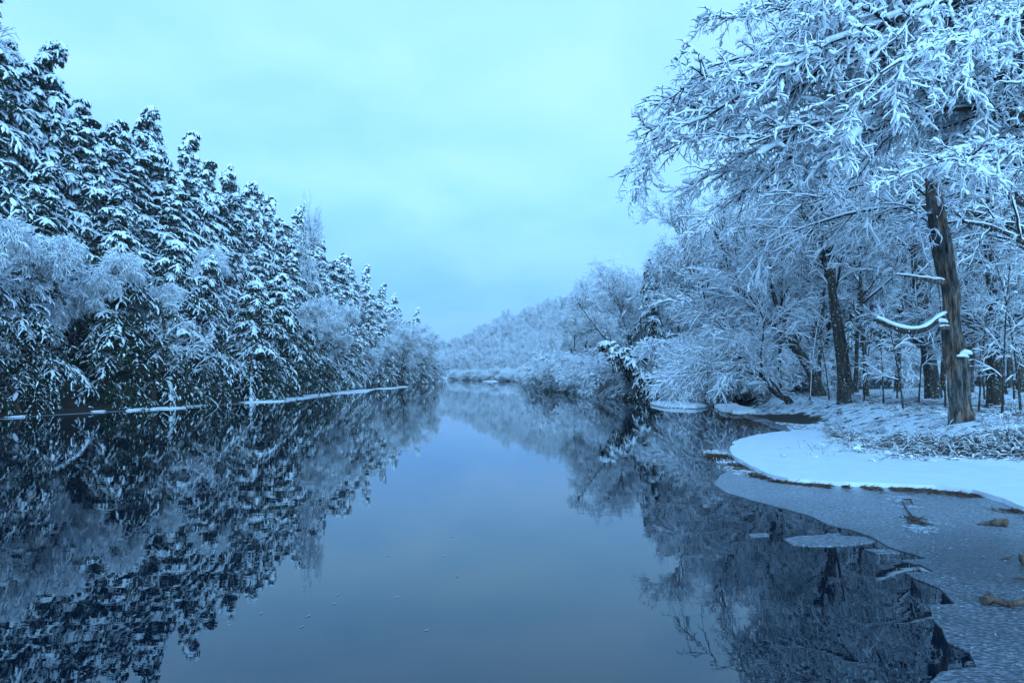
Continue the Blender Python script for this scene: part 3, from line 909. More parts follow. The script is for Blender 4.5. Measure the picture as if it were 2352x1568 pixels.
def forest_stuff():
    # the wood that clothes the far hill reads as one mass
    pts = []; rg = random.Random(3); n = 0
    for k in range(9000):
        y = rg.uniform(105, 420); x = rg.uniform(-60, 230)
        if x < -.13 * y - 10 or x > .80 * y + 10: continue
        s_ = float(pl_dist(np.array([x]), np.array([y]), SH_R)[0])
        if s_ < 17 or in_poly(np.array([x]), np.array([y]), POLY)[0] or s_ > 150: continue
        if rg.random() > .42: continue
        pts.append((x, y)); n += 1
        if n > 1500: break
    for y in np.arange(70, 110, 6.0):
        for x in np.arange(right_shore_x(y) + 34, .78 * y + 8, 5.5):
            pts.append((x + rg.uniform(-2, 2), y + rg.uniform(-2, 2)))
    pa = np.array(pts); z = terrain(pa[:, 0], pa[:, 1]) - .2
    me = bpy.data.meshes.new('hill_forest')
    me.from_pydata([(a, b, c) for (a, b), c in zip(pts, z)], [], [])
    o = bpy.data.objects.new('hill_forest', me); COL.objects.link(o)
    tag(o, 'wood of frosted trees covering the far hill', 'forest', None, 'stuff')
    src = bpy.data.collections.new('forest_sources')
    one = []
    for mi, ms in enumerate([DECI[0], DECI[1], DECI[3], DECI[2]]):
        # join the tree's meshes (data only) into one source mesh
        big = bpy.data.meshes.new('forest_source'); V = []; Fq = []; MI = []; off = 0
        for j, (_, m) in enumerate(ms):
            v = np.empty(len(m.vertices) * 3, np.float32); m.vertices.foreach_get('co', v)
            f = np.empty(len(m.loops), np.int32); m.loops.foreach_get('vertex_index', f)
            V.append(v.reshape(-1, 3)); Fq.append(f + off); off += len(m.vertices); MI.append(np.full(len(m.polygons), j, np.int32))
            big.materials.append(m.materials[0])
        V = np.concatenate(V); Fq = np.concatenate(Fq); MI = np.concatenate(MI)
        big.vertices.add(len(V)); big.vertices.foreach_set('co', V.ravel())
        big.loops.add(len(Fq)); big.loops.foreach_set('vertex_index', Fq)
        big.polygons.add(len(MI)); big.polygons.foreach_set('loop_start', np.arange(0, len(Fq), 4, dtype=np.int32)); big.polygons.foreach_set('material_index', MI)
        big.update(calc_edges=True)
        so = bpy.data.objects.new('forest_source', big); src.objects.link(so)
    ng = bpy.data.node_groups.new('forest', 'GeometryNodeTree')
    ng.interface.new_socket('Geometry', in_out='INPUT', socket_type='NodeSocketGeometry')
    ng.interface.new_socket('Geometry', in_out='OUTPUT', socket_type='NodeSocketGeometry')
    gi = ng.nodes.new('NodeGroupInput'); go_ = ng.nodes.new('NodeGroupOutput')
    iop = ng.nodes.new('GeometryNodeInstanceOnPoints'); iop.inputs['Pick Instance'].default_value = True
    ci = ng.nodes.new('GeometryNodeCollectionInfo'); ci.inputs['Collection'].default_value = src; ci.inputs['Separate Children'].default_value = True; ci.inputs['Reset Children'].default_value = True
    m2p = ng.nodes.new('GeometryNodeMeshToPoints')
    r1 = ng.nodes.new('FunctionNodeRandomValue'); r1.data_type = 'FLOAT_VECTOR'; r1.inputs[0].default_value = (0, 0, 0); r1.inputs[1].default_value = (.06, .06, 6.28)
    r2 = ng.nodes.new('FunctionNodeRandomValue'); r2.data_type = 'FLOAT'; r2.inputs[2].default_value = .65; r2.inputs[3].default_value = .95; r2.inputs['Seed'].default_value = 4
    e2r = ng.nodes.new('FunctionNodeEulerToRotation')
    l = ng.links.new
    l(gi.outputs[0], m2p.inputs['Mesh']); l(m2p.outputs[0], iop.inputs['Points']); l(ci.outputs[0], iop.inputs['Instance'])
    l(r1.outputs[0], e2r.inputs[0]); l(e2r.outputs[0], iop.inputs['Rotation']); l(r2.outputs[1], iop.inputs['Scale'])
    l(iop.outputs[0], go_.inputs[0])
    md = o.modifiers.new('forest', 'NODES'); md.node_group = ng


forest_stuff()


# ------------------------------------------------------------------ single trees of the right bank, traced trunk by trunk
def px_path(pts, K=14):
    w = np.array([P(*p) for p in pts])
    t = np.linspace(0, 1, len(w)); tt = np.linspace(0, 1, K)
    # smooth interpolation through the traced points
    out = np.stack([np.interp(tt, t, w[:, k]) for k in range(3)], 1)
    o2 = out.copy(); o2[1:-1] = (out[:-2] + out[1:-1] * 2 + out[2:]) / 4
    return o2


def rel(o, mb, name, m, origin, smooth=True):
    me = mb.mesh(name, m, smooth)
    v = np.empty(len(me.vertices) * 3, np.float32); me.vertices.foreach_get('co', v)
    v = v.reshape(-1, 3) - np.asarray(origin, np.float32); me.vertices.foreach_set('co', v.ravel()); me.update()
    c = bpy.data.objects.new(name, me); COL.objects.link(c); c.parent = o
    return c


def path_tree(name, label, stems, levels, snow=(.010, .6), seed=1, cat='tree', group=None, mb_=None, mt=None, sides=10, trunk_snow=(.012, .3)):
    """stems: list of (points, r0, r1); the first point is the foot"""
    rng = np.random.default_rng(seed)
    trunk, tw, sn = MB(), MB(), MB()
    K = 14
    paths = np.stack([px_path(p, K) for p, _, _ in stems])
    g = ground_z(paths[0, 0, 0], paths[0, 0, 1])
    paths[0, 0, 2] = min(paths[0, 0, 2], g - .12)
    foot = np.array([paths[0, 0, 0], paths[0, 0, 1], g])
    rads = np.stack([np.linspace(a, b, K) for _, a, b in stems])
    rads[0, 0] *= 1.35; rads[0, 1] *= 1.08
    rads = rads * (1 + .10 * rng.normal(size=rads.shape) * .5)
    trunk.tubes(paths, rads, sides)
    snow_on(sn, paths, rads, rng, trunk_snow[0], trunk_snow[1], 6, .5, 1, .9)
    if levels: add_levels(rng, paths, rads, levels, tw, sn, snow)
    o = empty(name, foot, label, cat, group)
    rel(o, trunk, 'trunk', mb_ or M_BARK, foot)
    if levels: rel(o, tw, 'branches', mt or M_TWIG, foot)
    rel(o, sn, 'snow_cover', M_SNOW, foot)
    return o


def LV(n=(10, 7, 6, 5), L=(3.2, 1.6, .9, .45), t0=.35, droop=.5, r=.05, ang=(.5, 1.1), up=.1):
    return [(n[0], t0, .99, ang, L[0], 7, droop * .5, .13, r, 5, 5, 0, up), (n[1], .12, 1.0, (.4, 1.0), L[1], 6, droop * .8, .13, .02, 4, 4, .2, .08),
            (n[2], .1, 1.0, (.4, 1.1), L[2], 5, droop, .15, .010, 3, 4, .2, .04), (n[3], .1, 1.0, (.4, 1.1), L[3], 4, droop, .20, .010, 3, 3, .2, 0)]


path_tree('leaning_tree', 'dark trunk leaning left over the cove and forking halfway', [([(1882, 897, 34), (1868, 862, 34), (1846, 820, 33.7), (1812, 780, 33.5), (1775, 748, 33.2), (1738, 718, 33), (1706, 686, 33), (1690, 640, 33), (1672, 590, 33), (1640, 530, 33)], .27, .06),
          ([(1812, 780, 33.5), (1800, 745, 33.6), (1782, 700, 33.8), (1772, 650, 34), (1768, 600, 34), (1756, 540, 34)], .14, .05)], LV((11, 7, 6, 5), t0=.48, droop=.6), seed=201)
path_tree('twin_trunk_tree', 'upright dark tree with two trunks grown together on the snowy bank', [([(1940, 908, 26), (1934, 860, 26), (1928, 790, 26), (1915, 710, 26), (1908, 640, 26), (1912, 560, 26), (1890, 470, 26), (1862, 380, 26), (1850, 280, 26)], .20, .07),
          ([(1950, 905, 26.2), (1946, 860, 26.2), (1936, 790, 26.2), (1922, 700, 26.2), (1896, 600, 26.4), (1850, 500, 26.8), (1800, 420, 27)], .17, .05)], LV((12, 7, 6, 5), t0=.5), seed=202)
path_tree('straight_tree', 'thick dark trunk in the snow just left of the peeling snag', [([(2145, 903, 26.5), (2138, 850, 26.5), (2126, 770, 26.5), (2116, 690, 26.5), (2104, 600, 26.5), (2100, 480, 26.5), (2108, 300, 26.5), (2116, 90, 26.5), (2120, -80, 26.5)], .25, .14)], LV((12, 7, 6, 5), t0=.42), seed=203, sides=14)
path_tree('straight_tree', 'dark trunk rising straight behind the peeling snag', [([(2214, 892, 29), (2222, 820, 29), (2232, 700, 29), (2228, 560, 29), (2234, 450, 29), (2240, 250, 29), (2246, 40, 29), (2250, -90, 29)], .27, .16)], LV((12, 7, 6, 5), t0=.42), seed=204, sides=14)
path_tree('slim_tree', 'slim dark trunk right of the peeling snag with a forked foot', [([(2286, 921, 21.5), (2284, 860, 21.5), (2280, 780, 21.5), (2284, 700, 21.5), (2272, 600, 21.5), (2268, 520, 21.5), (2280, 380, 21.5), (2292, 200, 21.5), (2300, 20, 21.5)], .19, .08),
          ([(2312, 905, 21.3), (2300, 870, 21.4), (2290, 830, 21.5), (2286, 790, 21.5), (2282, 760, 21.5)], .05, .04)], LV((12, 7, 6, 4), t0=.42), seed=205)
path_tree('slim_tree', 'thin dark tree at the picture edge beyond the forked one', [([(2348, 892, 27), (2340, 780, 27), (2338, 650, 27), (2330, 500, 27), (2338, 300, 27), (2350, 60, 27)], .16, .07)], LV((14, 7, 5, 4), t0=.2), seed=206)
for i, (px, d, lean, lab) in enumerate([(2020, 40, 10, 'thin pole-like tree between the twin trunk and the thick one'), (1990, 31, -20, 'young thin tree close right of the twin trunk'), (2060, 33, 25, 'young thin tree leaning right toward the thick trunk'), (2318, 33, -6, 'thin grey tree between the forked slim tree and the picture edge'),
                                   (1790, 36, 8, 'short upright grey trunk behind the leaning tree'), (1835, 41, -12, 'thin tree behind the fork of the leaning tree'), (2190, 38, -14, 'thin dark tree far behind the peeling snag'), (1965, 35, 14, 'thin dark tree behind and right of the twin trunk'), (1880, 37, 22, 'thin dark tree leaning right behind the leaning tree foot'), (2090, 37, 6, 'thin dark tree left of the thick trunk and behind it'),
                                   (2165, 31, 10, 'thin dark tree between the thick trunk and the snag'), (1735, 40, 16, 'thin dark tree behind the crooked stem'), (2300, 27, 16, 'thin dark tree beside the forked slim tree, behind it'), (1905, 45, -16, 'far thin tree left of the twin trunk'), (2255, 36, 12, 'thin dark tree just right of the snag and behind it')]):
    zb = HY + (CAMH - ground_z((px - CX) * d / F, d)) * F / d
    path_tree('slim_tree', lab, [([(px, zb, d), (px + lean * .2, zb - 100, d), (px + lean * .6, zb - 230, d), (px + lean, zb - 380, d), (px + lean * 1.5, zb - 520, d)], .10 + .01 * (i % 3), .03)], LV((14, 6, 6, 4), L=(2.2, 1.2, .7, .35), t0=.38), seed=220 + i)
for i, (px, d, lean, h) in enumerate([(2075, 21, -30, 3.2), (2110, 24, 20, 4.5), (2172, 22, -15, 5), (2248, 19.5, 25, 4.5), (2262, 24, -30, 5.5), (2302, 18.5, 10, 4.0), (2330, 23, -25, 5), (2345, 19, -40, 4.5), (2030, 25, -10, 3.6), (1985, 27.5, 15, 3.4),
                                    (1905, 29, -25, 4), (1860, 30, 12, 3.6), (2140, 31, -10, 6), (2210, 33, 20, 6), (2290, 30, -8, 6), (2060, 28, 12, 5)]):
    zb = HY + (CAMH - ground_z((px - CX) * d / F, d)) * F / d; q = h * F / d
    path_tree('sapling', 'thin snow-lined sapling on the right bank, %s of the saplings from the cove' % ORD[sorted([2075, 2110, 2172, 2248, 2262, 2302, 2330, 2345, 2030, 1985, 1905, 1860, 2140, 2210, 2290, 2060]).index(px)],
              [([(px, zb, d), (px + lean * .3, zb - q * .3, d), (px + lean * .9, zb - q * .7, d), (px + lean * 1.8, zb - q, d)], .028, .008)], [(9, .25, 1, (.6, 1.3), 1.1, 7, .25, .12, .010, 4, 4, .2, .05), (5, .1, 1, (.4, 1.1), .6, 5, .3, .15, .007, 3, 4, .2, .05), (4, .1, 1, (.4, 1.1), .25, 4, .3, .18, .005, 3, 3, .2, 0)], snow=(.010, .6), seed=500 + i, group='saplings on the right bank')
# the crooked stem that hangs over the water
path_tree('crooked_shrub', 'black crooked stem curving out of the bank with twigs combed toward the water', [
    ([(1818, 916, 31), (1796, 914, 30.8), (1775, 900, 30.6), (1755, 872, 30.4), (1742, 850, 30.2), (1712, 826, 30), (1670, 806, 30), (1620, 800, 30)], .13, .03),
    ([(1755, 872, 30.4), (1746, 830, 30.6), (1752, 780, 30.7), (1756, 730, 30.8), (1730, 690, 31), (1690, 640, 31)], .055, .02),
    ([(1796, 905, 30.8), (1770, 872, 30.6), (1740, 842, 30.5), (1700, 800, 30.4), (1650, 740, 30.2), (1600, 700, 30)], .05, .015),
    ([(1752, 868, 30.3), (1710, 850, 30), (1660, 845, 29.6), (1600, 852, 29.2), (1560, 866, 29)], .04, .012)],
    [(22, .25, 1, (.3, .8), 2.4, 7, .25, .10, .016, 4, 5, .6, -.1), (8, .1, 1, (.3, .8), 1.1, 6, .3, .10, .009, 3, 4, .5, 0), (5, .1, 1, (.3, .8), .5, 4, .3, .12, .005, 3, 3, .5, 0)], snow=(.017, .5), seed=231, mt=M_REDTWIG)


# ------------------------------------------------------------------ the peeling snag
def snag():
    rng = np.random.default_rng(5)
    d = 17.0
    pts = [(2207, 952, 62), (2206, 930, 54), (2204, 900, 56), (2203, 860, 58), (2196, 820, 62), (2192, 800, 66), (2190, 770, 62), (2186, 740, 56), (2185, 700, 53), (2182, 660, 54), (2172, 620, 58), (2166, 580, 60), (2160, 540, 56),
           (2152, 500, 52), (2146, 460, 44), (2138, 420, 34), (2128, 380, 30), (2116, 330, 25), (2106, 290, 20), (2100, 262, 13)]
    w = np.array([P(p[0], p[1], d) for p in pts]); r = np.array([p[2] for p in pts]) * d / F / 2 * .76
    K = 170
    t = np.linspace(0, 1, len(w)); tt = np.linspace(0, 1, K)
    path = np.stack([np.interp(tt, t, w[:, k]) for k in range(3)], 1); rad = np.interp(tt, t, r)
    S = 72
    a = np.arange(S) * 2 * np.pi / S
    A, Z = np.meshgrid(a, tt * 9)
    ring = rad[:, None] * .9 * (1 + .18 * fbm(np.cos(A) * 2.2 + 9, Z * .9 + np.sin(A) * 2.2, 3, 3) + .2 * fbm(A * 4.0, Z * .5, 8, 4))
    # a long rotten slot down the right side and strips of lifted bark
    slot = np.exp(-((A - .35) / .22) ** 2) * np.exp(-((tt[:, None] - .42) / .15) ** 2)
    ring = ring * (1 - .45 * slot)
    ring = ring * (1 - .16 * sstep((vnoise(A * 6.37, Z * 1.1, 21) - .45) / .2) + .05 * fbm(A * 12.7, Z * 3, 22, 3))
    strip = sstep((vnoise(A * 3.18, Z * .7, 12) - .5) / .08) * .022
    ring = ring + strip
    g = ground_z(path[0, 0], path[0, 1])
    flare = np.exp(-(path[:, 2] - g) / .18)[:, None] * (.10 + .09 * np.cos(A * 5 + 1))
    ring = ring + np.clip(flare, 0, 1) * (path[:, 2:3] < g + .9)
    v = np.stack([path[:, 0:1] + ring * np.cos(A), path[:, 1:2] - ring * np.sin(A) * 1.0, np.broadcast_to(path[:, 2:3], A.shape) + 0], -1)
    v[-1, :, 2] += .35 * rng.random(S); v[-2, :, 2] += .1 * rng.random(S)
    v[0, :, 2] -= .9
    i = np.arange(K - 1)[:, None] * S; j = np.arange(S)[None]; j2 = (j + 1) % S
    f = np.stack([i + j, i + S + j, i + S + j2, i + j2], -1).reshape(-1, 4)
    mb = MB(); mb.add(v.reshape(-1, 3), f)
    foot = np.array([path[0, 0], path[0, 1], g])
    o = empty('dead_snag', foot, 'thick dead snag with peeling grey and rust-brown bark', 'dead tree')
    rel(o, mb, 'trunk', M_SNAG, foot)
    for nm, pp, ra, sq in (('broken_limb', [(2168, 648, 16.9), (2150, 646, 16.7), (2120, 640, 16.5), (2085, 634, 16.3), (2056, 630, 16.2)], (.075, .012), M_SNAG),
                           ('curved_limb', [(2176, 724, 17), (2156, 730, 16.8), (2138, 748, 16.6), (2118, 760, 16.5), (2090, 762, 16.4), (2062, 757, 16.3), (2034, 744, 16.3), (2012, 735, 16.3)], (.085, .04), M_BARK),
                           ('bark_stub', [(2180, 752, 16.8), (2160, 752, 16.6), (2150, 770, 16.6)], (.06, .02), M_SNAG)):
        p = px_path(pp, 14)[None]; rr = np.linspace(ra[0], ra[1], 14)[None] * (1 + .12 * rng.normal(size=(1, 14)))
        m = MB(); m.tubes(p, rr, 10); rel(o, m, nm, sq, foot)
        s2 = MB(); snow_on(s2, p, rr, rng, .065 if nm == 'curved_limb' else .014, .3, 7, .8, 1, .3)
        if nm == 'curved_limb': s2.tubes(p + np.array([0, 0, .085]), np.linspace(.055, .05, 14)[None] * (1 + .2 * rng.normal(size=(1, 14))), 8, .8)
        rel(o, s2, 'snow_cover', M_SNOW, foot)
    s3 = MB()
    for (px, py, rr) in ((2216, 808, .10), (2160, 735, .08), (2208, 815, .07)):
        c = P(px, py, 16.7); q = np.array([[c + (-.12, 0, -.03), c, c + (.1, 0, -.01), c + (.18, 0, -.05)]]); s3.tubes(q, np.array([[.02, rr, rr * .8, .02]]), 8, .7)
    rel(o, s3, 'snow_clump', M_SNOW, foot)


snag()


# ------------------------------------------------------------------ the snow-laden boughs that hang in from the right
def overhang(name, label, tx, ty, tz, limbs, seed, lv, snow, r0=.26):
    rng = np.random.default_rng(seed)
    trunk, tw, sn, lm = MB(), MB(), MB(), MB()
    g = ground_z(tx, ty)
    K = 12
    tp = np.stack([np.linspace(tx, tx + .3, K), np.linspace(ty, ty + .2, K), np.linspace(g - .2, tz, K)], 1)[None]
    tr = np.linspace(r0, r0 * .45, K)[None]
    trunk.tubes(tp, tr, 14)
    foot = np.array([tx, ty, g])
    o = empty(name, foot, label, 'tree')
    rel(o, trunk, 'trunk', M_BARK, foot)
    P_, R_ = [], []
    for (z0, px, py, d, arch, r) in limbs:
        a = np.array([tx, ty, z0]); b = P(px, py, d)
        m = (a + b) / 2 + np.array([0, rng.normal() * .4, arch])
        t = np.linspace(0, 1, 16)[:, None]
        p = a * (1 - t) ** 2 + 2 * m * t * (1 - t) + b * t ** 2
        p += np.cumsum(rng.normal(size=p.shape) * .045, 0) * np.linspace(0, 1, 16)[:, None]
        P_.append(p); R_.append(np.linspace(r, .012, 16) * (1 + .06 * rng.normal(size=16)))
    LP = np.array(P_); LR = np.array(R_)
    lm.tubes(LP, LR, 9); snow_on(sn, LP, LR, rng, .028, .35, 7, .7, 1, .5)
    add_levels(rng, LP, LR, lv, tw, sn, snow)
    rel(o, lm, 'limbs', M_BARK, foot); rel(o, tw, 'branches', M_TWIG, foot); rel(o, sn, 'snow_cover', M_SNOW, foot)
    return o


lv_near = [(15, .10, 1, (.2, .65), 1.9, 11, .55, .13, .030, 6, 6, .6, .0), (10, .06, 1, (.3, .85), .75, 9, .5, .17, .012, 5, 6, .5, .0), (9, .04, 1, (.4, 1.2), .22, 6, .45, .26, .0055, 4, 5, .35, .0)]
overhang('overhanging_tree', 'big tree whose drooping snow-heavy boughs fill the upper picture corner', 11.6, 12.5, 12.5, [
    (6.2, 1500, 275, 13.0, 2.4, .13), (6.8, 1570, 185, 12.4, 2.2, .12), (7.4, 1690, 110, 11.8, 1.6, .12), (8.2, 1830, 30, 11.2, 1.2, .11), (5.8, 1550, 345, 13.8, 2.7, .11), (5.4, 1640, 400, 13.2, 2.4, .10),
    (6.6, 1640, 250, 11.0, 2.4, .12), (5.2, 1730, 330, 11.4, 2.2, .10), (8.9, 1930, -40, 11.0, 1.2, .12), (7.8, 1850, 120, 10.4, 1.8, .11), (4.8, 1950, 330, 11.0, 1.8, .09), (9.2, 2000, -60, 10.5, 1.0, .12),
    (6.9, 2000, 160, 10.2, 1.7, .10), (4.4, 2150, 380, 10.6, 1.4, .08), (7.0, 1620, 230, 12.8, 2.3, .10), (6.0, 1720, 400, 12.6, 2.3, .09), (8.6, 1760, 60, 12.4, 1.6, .11), (7.2, 1900, 240, 11.6, 1.9, .09), (8.0, 2200, 60, 10.2, 1.0, .10)], 301, lv_near, (.0125, .95))
lv_mid = [(12, .10, 1, (.35, .9), 2.3, 8, .45, .12, .030, 5, 5, .4, .0), (8, .08, 1, (.35, .95), 1.15, 6, .5, .14, .012, 4, 4, .35, .0), (6, .05, 1, (.35, 1.1), .36, 5, .4, .24, .009, 3, 4, .3, 0)]
overhang('overhanging_tree', 'second overhanging tree whose finer boughs droop behind the first ones', 15.5, 19.5, 13, [
    (7.5, 1620, 420, 20, 2.4, .12), (6.2, 1640, 500, 20, 2.4, .11), (5.2, 1740, 560, 19.5, 2.2, .10), (5.8, 1850, 470, 18.5, 1.8, .10), (7.0, 1950, 350, 18, 1.6, .10),
    (9.4, 1950, 110, 18, 1.2, .10), (4.3, 2080, 520, 17.6, 1.4, .08)], 302, lv_mid, (.013, .6))

# ------------------------------------------------------------------ the spruce fallen toward the river, and shrubs
FALLEN = conifer_meshes(91, H=5.8, R=3.6, nb=170, bare=.03, snowy=2.6, tipbend=0, side_bias=0, shoots=14, lean=1.0)
x, y = P(1588, 915, 46)[:2]
place('fallen_conifer', FALLEN, (x, y, .15), math.pi, (1, 1), 'snow-smothered conifer fallen from the bank and leaning out toward the river', 'tree', None)
path_tree('slanting_tree', 'thin dark tree slanting up to the left out of the snow-smothered conifer', [([(1560, 900, 46.5), (1500, 862, 46.5), (1450, 838, 46.5), (1400, 790, 46.5), (1360, 740, 46.5), (1325, 690, 46.5)], .12, .03)], LV((10, 6, 5, 4), L=(1.6, 1.0, .6, .3), t0=.4, r=.03), seed=291, trunk_snow=(.03, .5))
BUSH = [frosted_meshes(101 + i, H=(2.6, 3.2, 2.2)[i], r0=.022, lean=0, droop=(.8, .5, .9)[i], s=(.017, .5), n=(9, 6, 5, 4), L=(1.3, .8, .45, .25), t0=.12, spread=(.3, .8), stems=(9, 8, 10)[i], multi=(.8, .6, 1.0)[i], mtwig=(M_REDTWIG, M_TWIG, M_TWIG)[i], up=.05) for i in range(3)]
b_list = [(1345, 905, 55, 2.6, 'frosted bush at the water left of the fallen conifer'), (1400, 905, 52, 3.4, 'tall dense frosted bush left of the fallen conifer'), (1452, 912, 50, 3.6, 'frosted bush tucked against the fallen conifer'), (1330, 890, 66, 3.4, 'pale bush on the bank above the small snow shelf'),
          (1290, 884, 80, 3.6, 'rounded frosted bush behind the small snow shelf'), (1530, 915, 49, 3.0, 'frosted bush under the narrow spruce'), (1625, 922, 41, 3.4, 'reddish twiggy bush at the mouth of the cove'), (1660, 918, 38, 4.0, 'broad reddish bush leaning over the cove'), (1700, 905, 38, 3.6, 'reddish bush behind the crooked stem'),
          (1580, 905, 47, 4.2, 'tall twiggy bush right of the fallen conifer'), (1745, 893, 41, 3.0, 'frosted bush between the crooked stem and the leaning tree'), (1830, 889, 44, 3.0, 'frosted bush right behind the leaning tree'), (1985, 886, 46, 2.6, 'frosted bush among the thin trees'), (2050, 888, 38, 2.2, 'low frosted bush left of the thick trunk'),
          (2100, 884, 45, 2.6, 'frosted bush far behind the thick trunk'), (2260, 884, 42, 2.6, 'frosted bush between the snag and the slim tree'), (2330, 884, 40, 2.4, 'frosted bush at the picture edge'), (1890, 888, 40, 2.2, 'low frosted bush by the twin trunk'), (2180, 884, 46, 3.2, 'frosted bush showing behind the snag'), (1930, 885, 52, 3.4, 'tall frosted bush deep in the wood')]
for i, (px, py, d, h, lab) in enumerate(b_list):
    x = (px - CX) * d / F
    x = max(x, right_shore_x(d) + .5)
    put('frosted_bush', BUSH[0] if 'reddish' in lab else BUSH[1 + i % 2], x, d, rnd.uniform(0, 6.3), h, lab, 'bush', 'frosted bushes on the right bank', 1.15)
seg = SH_R[19:26]; sl_ = np.linalg.norm(np.diff(seg, axis=0), axis=1); cum = np.concatenate([[0], np.cumsum(sl_)])
t = 1.0; i = 0
while t < cum[-1] - 8:
    x = float(np.interp(t, cum, seg[:, 0])); y = float(np.interp(t, cum, seg[:, 1]))
    k = min(len(sl_) - 1, int(np.searchsorted(cum, t) - 1)); dd = (seg[k + 1] - seg[k]) / sl_[k]
    x += dd[1] * .5; y += -dd[0] * .5
    put('frosted_bush', BUSH[1 + i % 2], x, y, rnd.uniform(0, 6.3), rnd.uniform(2.0, 4.4), 'frosted bush at the far waterline, %s up the river' % ORD[i], 'bush', 'frosted bushes at the far waterline', 1.45)
    t += 2.7 + rnd.random() * 1.4; i += 1
for i, (px, d, h, lab) in enumerate([(2010, 42, 4.8, 'dark hemlock with snowy boughs left of the thick trunk'), (2075, 47, 6, 'taller dark hemlock behind the thick trunk'), (2310, 42, 5, 'dark hemlock behind the forked slim tree'), (2240, 50, 7, 'dark hemlock far behind the snag'), (1965, 50, 5, 'dark hemlock right of the twin trunk')]):
    put('young_hemlock', CON[i % 5], (px - CX) * d / F, d, i * 1.3, h, lab, 'tree', None, 1.5)

# dark stems standing at the water under the left birches
for i, (st, lab) in enumerate([([([(352, 912, 36.5), (358, 880, 36.5), (366, 850, 36.5), (376, 815, 36.4), (380, 770, 36.4), (372, 720, 36.4)], .16, .06), ([(356, 900, 36.5), (330, 896, 36), (290, 880, 35.6), (262, 868, 35.2), (240, 850, 35)], .09, .03)], 'dark forked stem at the water under the plume-like birch'),
                               ([([(398, 915, 37.5), (402, 880, 37.5), (404, 850, 37.4), (412, 810, 37.4), (420, 760, 37.4)], .17, .06)], 'straight dark stem just right of the forked one on the left bank'),
                               ([([(408, 912, 37.2), (424, 890, 37.2), (430, 860, 37.2), (426, 820, 37.2), (440, 780, 37.2)], .10, .04)], 'bowed dark stem at the water right of the straight one'),
                               ([([(40, 905, 29), (10, 880, 28.5), (-30, 850, 28), (-80, 800, 28)], .12, .05), ([(150, 700, 31), (120, 640, 31), (70, 600, 31), (20, 540, 31)], .07, .03)], 'bare leaning stem showing between dark boughs at the picture edge')]):
    path_tree('bare_stem', lab, st, LV((6, 5, 4, 3), L=(1.6, .9, .5, .3), t0=.4, r=.02), seed=260 + i, snow=(.014, .4))


# ------------------------------------------------------------------ snow shelf, leaf litter, dead grass, driftwood
shelf = [(1700, 1006), (1740, 996), (1800, 988), (1870, 1000), (1950, 1020), (2060, 1040), (2200, 1052), (2352, 1058), (2420, 1062), (2500, 1150), (2420, 1175), (2352, 1160), (2305, 1140), (2240, 1122), (2150, 1112), (2040, 1107), (1950, 1104), (1870, 1100), (1810, 1096), (1760, 1085), (1725, 1066), (1690, 1045), (1676, 1030), (1683, 1014)]
o = slab('snow_shelf', [G(p[0], p[1], .09)[:2] for p in shelf], -.01, .078, M_SHELF, .04, (.09, .5), 61)
me = o.data
tag(o, kind='structure')
rg = np.random.default_rng(77)


def strewn(name, label, cat, kind, n, poly_line, wid, zf, ln, rad, m, seed, flat=.15, along=.7):
    """small curled leaves and stalks thrown along a line"""
    rng = np.random.default_rng(seed)
    pl = np.array(poly_line, float); seg = np.linalg.norm(np.diff(pl, axis=0), axis=1); c = np.concatenate([[0], np.cumsum(seg)])
    t = rng.random(n) * c[-1]; x = np.interp(t, c, pl[:, 0]); y = np.interp(t, c, pl[:, 1])
    k = np.clip(np.searchsorted(c, t) - 1, 0, len(seg) - 1); dr_ = (pl[k + 1] - pl[k]) / seg[k][:, None]
    w = np.interp(t, c, np.broadcast_to(wid, (len(pl),)))
    den = (vnoise(t * 2.2, t * 0, 5) > .3) & (vnoise(t * 7, t * 0 + 3, 6) > .25)
    off = rng.normal(size=n) * w
    x += -dr_[:, 1] * off; y += dr_[:, 0] * off
    x, y, dr_ = x[den], y[den], dr_[den]
    n = len(x)
    z = zf(x, y) + rng.random(n) * .012
    an = rng.normal(size=n) * (1 - along) * 2
    d = np.stack([dr_[:, 0] * np.cos(an) - dr_[:, 1] * np.sin(an), dr_[:, 0] * np.sin(an) + dr_[:, 1] * np.cos(an), rng.normal(size=n) * flat], 1)
    p = grow(np.stack([x, y, z], 1), d, ln * (.4 + 1.2 * rng.random(n)), 4, .1, .25, rng)
    r = rad * (.5 + rng.random(n))[:, None] * np.array([.5, 1, 1, .3])[None]
    mb = MB(); mb.tubes(p, r, 4, .5)
    return mb


zc = lambda x, y: 0 * x + .011
line = [G(px, py, .02)[:2] for px, py in [(1640, 1042), (1668, 1056), (1700, 1074), (1740, 1094), (1790, 1106), (1870, 1113), (1950, 1118), (2040, 1121), (2150, 1126), (2240, 1137), (2300, 1152), (2352, 1174), (2420, 1195)]]
mb = strewn('leaf_litter', '', '', '', 6500, line, [.12, .12, .07, .05, .04, .08, .13, .15, .16, .13, .12, .16, .1], zc, .09, .006, M_LITTER, 5)
o = mb.obj('leaf_litter', M_LITTER); tag(o, 'band of brown leaves and stalks along the edge of the snow shelf', 'leaf litter', None, 'stuff')
line = [G(px, py, .02)[:2] for px, py in [(1630, 1032), (1655, 1045), (1672, 1062), (1690, 1075), (1730, 1090)]]
mb = strewn('leaf_litter', '', '', '', 700, line, .12, zc, .09, .006, M_SNOW, 6)
o = mb.obj('frost_fringe', M_SNOW); tag(o, 'frosted twigs and crumbs of snow at the tip of the snow shelf', 'frost', None, 'stuff')
line = [(10.4, 33), (9.6, 29), (9.0, 24.5), (8.9, 21.5)]
mb = strewn('leaf_litter', '', '', '', 2600, line, .7, lambda x, y: np.maximum(terrain(x, y), .015), .16, .007, M_LITTER, 9, along=.2)
